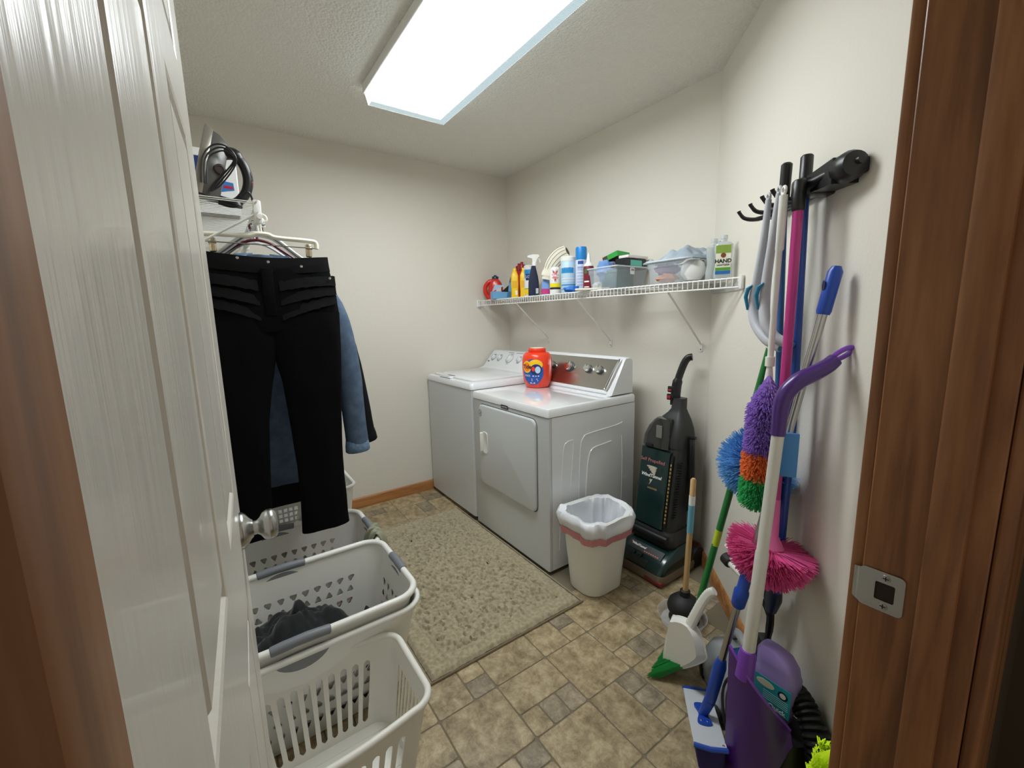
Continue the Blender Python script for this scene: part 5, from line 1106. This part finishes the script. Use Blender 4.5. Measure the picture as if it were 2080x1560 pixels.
# green broom leaning in the corner with a dustpan in front
t = thing('broom', 'green-handled broom with green bristles leaning on the right wall', 'broom', W(.82, .27, 0))
gm = mat('green_metal', (20, 120, 50), .35, coat=.2)
pole(t, [(.864, .068, 1.22), (.83, .205, .43), (.818, .255, .14)], .0115, gm, 'handle'); pole(t, [(.868, .058, 1.325), (.868, .058, 1.322), (.8645, .068, 1.215)], [.006, .0125, .0118], white, 'grip')
b = B(); b.tube(WP((.8365, .178, .585), (.834, .188, .525)), .012, 14); b.build('sticker', mat('label_lime', (190, 210, 50), .5), t)
b = B(WM(.818, .262, .125, (.94, .25, 0), (0, -.25, .97))); b.rbox((-.09, -.016, -.03), (.075, .016, .03), .012); b.build('brush_head', gm, t)
b = B(); rnd = random.Random(8)
for _ in range(700):
    u = rnd.random(); v = rnd.random() - .5; p0 = W(.735 + .15 * u, .235 + .02 * u + .022 * v, .10); p1 = W(.735 + .14 * u, .305 + .085 * u + .05 * v, .003 + .012 * rnd.random()); b.bristle(p0, p1, .0012)
b.build('bristles', mat('green_bristle', (24, 140, 60), .6), t, smooth=0, kind='stuff')
dpn = thing('dustpan', 'white dustpan with ribbed handle standing against the green broom', 'dustpan', W(.83, .30, .02))
up_ = (W(.875, .238, .44) - W(.785, .318, .03)); sd_ = RD * .80 - RN * .55; DPM = fr(W(.815, .335, .025), sd_, up_); ys = 1 if DPM.to_3x3().col[1].dot(V((3.0, -2.078, 1.3)) - W(.8, .3, .2)) > 0 else -1
out = [(-.012, .0), (.055, .045), (.118, .175), (.108, .215), (.072, .250), (.045, .258), (.035, .258), (.005, .245), (-.028, .215), (-.040, .18)]
out = [(p.x, p.y) for p in cr([V((x, z, 0)) for x, z in out], 5, True)]
b = B(DPM); n = len(out)
b.add([(x, .0, z) for x, z in out] + [(.035 + (x - .035) * .80, ys * .032 * min(1, max(.05, z / .2)), z * .96 + .006) for x, z in out], [tuple(range(n)), tuple(range(2 * n - 1, n - 1, -1))] + [(k, (k + 1) % n, (k + 1) % n + n, k + n) for k in range(n)]); b.build('pan', white, dpn, smooth=30)
b = B(DPM); hp = cr([(.036, ys * .012, .24), (.038, ys * .010, .30), (.040, ys * .006, .36), (.046, ys * .002, .41), (.060, 0, .438)], 8); N = len(hp); b.tube(hp, [.019 + .0012 * (i % 2) - .006 * i / N for i in range(N)], 12, flat=.6, up=(0, 1, 0)); b.build('handle', white, dpn, smooth=20)
b = B(DPM); b.tube([(x, -ys * .001, z) for x, z in out], .003, 6, closed=True); b.build('edge_bead', white, dpn)
# flat mop with blue fittings
t = thing('flat_mop', 'flat floor mop with steel pole and blue plastic fittings', 'mop', W(1.10, .27, 0))
bl = mat('royal_blue_plastic', (26, 70, 170), .35); mb = V((1.062, .255, .105)); mt_ = V((1.118, .034, 1.44)); ml = lambda k: tuple(mb.lerp(mt_, k))
pole(t, [ml(.10), ml(.93)], .0105, steel, 'pole'); pole(t, [ml(.912), ml(.918), ml(.99), ml(1.0)], [.0145, .0165, .0165, .010], bl, 'grip')
q = W(*ml(.965)) + RN * .0165; b = B(fr(q, RD, RN)); b.lathe([(.0, 0), (.009, .0005), (.010, .0015), (.006, .002)], 14, .7, 1.4); b.build('hang_hole', mat('hole_dark', (12, 26, 70), .5), t)
pole(t, [ml(.27), ml(.275), ml(.31), ml(.315), ml(.355), ml(.36)], [.014, .019, .021, .016, .016, .012], bl, 'twist_lock'); pole(t, [ml(.0), ml(.02), ml(.11), ml(.13)], [.012, .017, .019, .013], bl, 'socket')
HM = WM(1.055, .268, .055, (1, .13, .30), (-.30, 0, 1)); b = B(HM); b.rbox((-.145, -.045, -.003), (.145, .045, .003), .002, 1); b.build('head_plate', mat('plate_grey', (200, 204, 210), .4), t)
for x in (-.148, .148): b = B(HM); b.tube([(x, -.045, 0), (x * 1.06, 0, 0), (x, .045, 0)], .007, 8); b.build('plate_edge', bl, t)
b = B(HM); b.prism([(.058 * math.cos(a), (.013 + .034 * math.cos(a) ** 2) * math.sin(a)) for a in [2 * PI * k / 32 for k in range(32)]], .003, .009); b.build('swivel_base', bl, t)
b = B(); b.tube([HM @ V((0, 0, .006)), W(*ml(.015))], [.014, .017], 12); b.build('swivel', bl, t)
for x, y in ((-.135, .036), (.135, .036), (-.04, .008), (.04, .008), (.04, -.010)): b = B(HM @ Matrix.Translation((x, y, .003 if abs(x) > .06 else .009))); b.lathe([(.004, 0), (.003, .0015), (0, .002)], 10); b.build('screw', chrome, t)
b = B(HM); b.loft([rrect(.085, 0, .062, .042, .012, -.004, 3), rrect(.105, 0, .045, .034, .012, -.062, 3)]); b.build('scrub_pad', mat('indigo_pad', (34, 22, 84), .7, bump=(80, .4, .003)), t)
# upright purple dustpan
t = thing('lobby_dustpan', 'tall purple dustpan with white pole and curved purple handle', 'dustpan', W(1.17, .19, 0))
pu = mat('purple_plastic', (72, 32, 116), .3, coat=.2); pu2 = mat('violet_plastic', (122, 64, 180), .35); alu = mat('white_aluminium', (214, 212, 204), .3, .1)
pole(t, [(1.185, .203, .36), (1.176, .18, .70), (1.176, .180, .705), (1.170, .161, 1.03)], [.0165, .0165, .0145, .0145], alu, 'pole')
gp = cr([(1.170, .161, 1.02), (1.167, .158, 1.09), (1.166, .148, 1.128), (1.163, .120, 1.160), (1.158, .085, 1.178), (1.154, .055, 1.195), (1.152, .036, 1.212)], 6); N = len(gp)
b = B(); b.tube([W(*p) for p in gp], [.0165 + .004 * math.sin(PI * i / N) for i in range(N)], 14); b.build('grip', pu, t)
q = W(1.150, .020, 1.226); ux = (RN * -.85 + V((0, 0, .52))).normalized(); b = B(); b.tube([q + ux * (.026 * math.cos(a)) + (RD * .5 + V((0, 0, 1)) * .6 + RN * .4).normalized() * (.013 * math.sin(a)) for a in [2 * PI * k / 20 for k in range(20)]], .006, 8, closed=True); b.build('hang_loop', pu2, t)
def pan(u, v):
    # u runs from the rear edge to the open edge, v from bottom to top; the sheet curls round the pole
    s0 = 1.19 - .02 * v; prof_top = .400 - .185 * u ** 1.15; bot = .0 + .0 * u if u < .35 else .19 * ((u - .35) / .65) ** 1.6
    z = bot + (prof_top - bot) * v; ang = -.6 + 2.0 * u
    o = .228 - .12 * u + .018 * math.cos(ang * 1.5); s_ = s0 + .035 * math.sin(PI * min(1, u * 1.05)) * .9 + .055 * u
    return W(s_ - .045 * (1 - u) * .3, o, z)
b = B(); b.grid(pan, 22, 16); b.build('scoop_back', pu, t, solid=.004, smooth=60)
b = B(); b.grid(lambda u, v: (lambda p: p - RD * (.055 * v))(pan(u, .02)), 22, 5); b.build('scoop_base', pu, t, solid=.004, smooth=60)
b = B(); b.tube([W(1.183, .206, .33), W(1.186, .203, .40), W(1.1862, .203, .415)], [.025, .022, .018], 14); b.build('pole_socket', pu2, t)
b = B(); b.tube([pan(u / 20, 1) for u in range(21)], .004, 6); b.build('scoop_rim', pu2, t)
b = B(WM(1.155, .125, .965, (.3, -1, 0))); b.rbox((-.028, -.004, -.06), (.02, .004, .058), .003); b.build('broom_clip', mat('clip_blue', (70, 134, 200), .4), t)
# canister vacuum on the floor with hose and cord
t = thing('canister_vacuum', 'small silver and blue canister vacuum with cord and black hose on the floor', 'vacuum', W(1.0, .12, 0))
VM = WM(.925, .118, 0, (1, .0, 0)); silver = mat('silver_plastic', (168, 172, 176), .3, .4)
b = B(VM); b.loft([rrect(.0, 0, hx_, hy_, .045, z, 5) for z, hx_, hy_ in ((.012, .115, .085), (.03, .125, .095), (.11, .122, .092), (.165, .10, .075), (.19, .07, .05))]); b.build('shell', silver, t)
b = B(VM); b.loft([rrect(.035, .012, hx_, hy_, .035, z, 5) for z, hx_, hy_ in ((.06, .075, .098), (.12, .072, .090), (.18, .06, .066), (.205, .04, .035))]); b.build('dust_cup', mat('blue_smoke', (28, 70, 110), .2, coat=.5), t)
for x, y in ((-.09, -.085), (.09, -.085), (-.09, .085), (.09, .085)): b = B(VM @ fr((x, y, .028), (1, 0, 0), (0, 1, 0))); b.lathe([(.022, -.012), (.027, -.008), (.027, .008), (.022, .012)], 16); b.build('wheel', black, t)
b = B(VM); b.tube(cr([(-.09, 0, .16), (-.05, 0, .225), (.03, 0, .245), (.08, 0, .20)], 6), .014, 10); b.build('carry_handle', silver, t)
b = B()
for k in range(5):
    a0 = k * .01; b.tube(cr(WP((1.10 + a0 * .6, .195 - a0 * .5, .255 - a0), (1.07 + a0, .212 - a0, .20), (1.065 + a0, .216 - a0, .13), (1.085 + a0, .205 - a0, .05), (1.12, .17 - a0, .05), (1.13, .16, .15), (1.125, .175 - a0, .235 - a0)), 6, True), .0045, 6, closed=True)
b.build('power_cord', mat('cord_grey', (84, 84, 86), .5), t, kind='stuff')
hp = cr(WP((1.08, .06, .20), (1.14, .055, .255), (1.20, .045, .245), (1.255, .04, .185), (1.265, .04, .10), (1.225, .045, .045), (1.15, .06, .03)), 16); b = B(); b.tube(hp, [.030 + .004 * (1 if i % 3 else -.6) for i in range(len(hp))], 16); b.build('hose', mat('hose_black', (18, 18, 20), .3), t, smooth=25)
b = B(WM(1.17, .08, 0)); b.loft([rrect(0, 0, hx_, hy_, .04, z, 5) for z, hx_, hy_ in ((.004, .085, .055), (.05, .09, .06), (.13, .08, .05), (.17, .06, .04))]); b.build('motor_housing', black, t)
# lavender cleaner jug upside down
t = thing('cleaner_jug', 'lavender cleaner jug with teal label wedged behind the purple dustpan', 'jug', W(1.13, .095, .20)); JM = WM(1.135, .098, .195, (.72, -.69, 0), (.03, 0, 1))
lav = mat('lavender_plastic', (150, 132, 196), .35, coat=.2)
b = B(JM); b.loft([rrect(dx_, 0, hx_, hy_, min(hx_, hy_) * .6, z, 5) for z, hx_, hy_, dx_ in ((-.012, .03, .022, .012), (.018, .032, .026, .010), (.02, .050, .034, 0), (.10, .054, .036, 0), (.118, .055, .036, 0), (.125, .052, .034, 0), (.15, .050, .033, -.003), (.175, .042, .030, -.012), (.19, .022, .02, -.022))]); b.build('jug_body', lav, t)
sgn = -1 if (JM.to_3x3().col[1]).dot(V((3.0, -2.078, 0)) - W(1.13, .095, 0)) < 0 else 1
LM = JM @ fr((0, sgn * .0375, .066), (1 if sgn < 0 else -1, 0, 0), (0, sgn, 0))
b = B(LM); b.box((-.050, -.044, -.0005), (.050, .044, .0006)); lb_ = b.build('label', mat('label_aqua', (40, 160, 178), .45), t, smooth=0)
b = B(LM); b.prism(oval(-.016, .026, .024, .011, 22), .0007, .0011); b.build('label_oval', mat('label_ivory', (226, 226, 200), .5), lb_)
b = B(LM); b.prism(oval(.030, .020, .013, .013, 22), .0007, .0011); sl_ = b.build('label_seal', mat('seal_dark', (30, 36, 50), .5), lb_); b = B(LM); b.prism(oval(.030, .020, .008, .008, 18), .0011, .0014); b.build('seal_centre', paperw, sl_)
b = B(LM)
for k in range(5): b.box((-.02, .004 - k * .006, .0007), (.045, .0055 - k * .006, .001))
b.build('label_print', mat('print_pale', (170, 220, 220), .5), lb_, smooth=0, kind='stuff')
text('Quick', .018, LM @ Matrix.Translation((.018, -.034, .0008)), paperw, lb_, bold=.0004)
# white tube ends of a folded stand behind the magenta brush
t = thing('folded_stand', 'white tubular stand with black rubber foot behind the magenta brush', 'stand', W(.80, .06, .40))
pole(t, [(.70, .105, .452), (.95, .05, .455)], .0085, white, 'tube'); pole(t, [(.755, .105, .412), (.95, .06, .41)], .0125, white, 'tube'); pole(t, [(.760, .106, .436), (.95, .055, .436)], .007, white, 'tube')
pole(t, [(.722, .113, .417), (.724, .1125, .417), (.750, .106, .414), (.756, .105, .413)], [.018, .023, .023, .02], blackr, 'rubber_foot')
# neon cloth by the door frame
t = thing('neon_duster', 'neon yellow fluffy duster on the floor by the door frame', 'duster', W(1.335, .075, 0.01))
b = B(); NM = WM(1.365, .07, .19, (.6, -.8, 0), (.28, 0, .96)); b.M = NM; b.loft([rrect(0, 0, hx_, .018, .016, z, 4) for z, hx_ in ((-.18, .045), (-.16, .055), (.10, .055), (.15, .035))]); nm_ = mat('neon_fluff', (214, 250, 20), .9); b.build('pad', nm_, t)
b = B(); rnd = random.Random(11)
for _ in range(2200):
    p = V(((rnd.random() - .5) * .112, (1 if rnd.random() > .5 else -1) * .016, -.17 + .315 * rnd.random())); d = V(((rnd.random() - .5), (1 if p.y > 0 else -1) * .9, (rnd.random() - .5))); b.bristle(NM @ p, NM @ (p + d * .014), .0016)
b.build('fluff', nm_, t, smooth=0, kind='stuff')
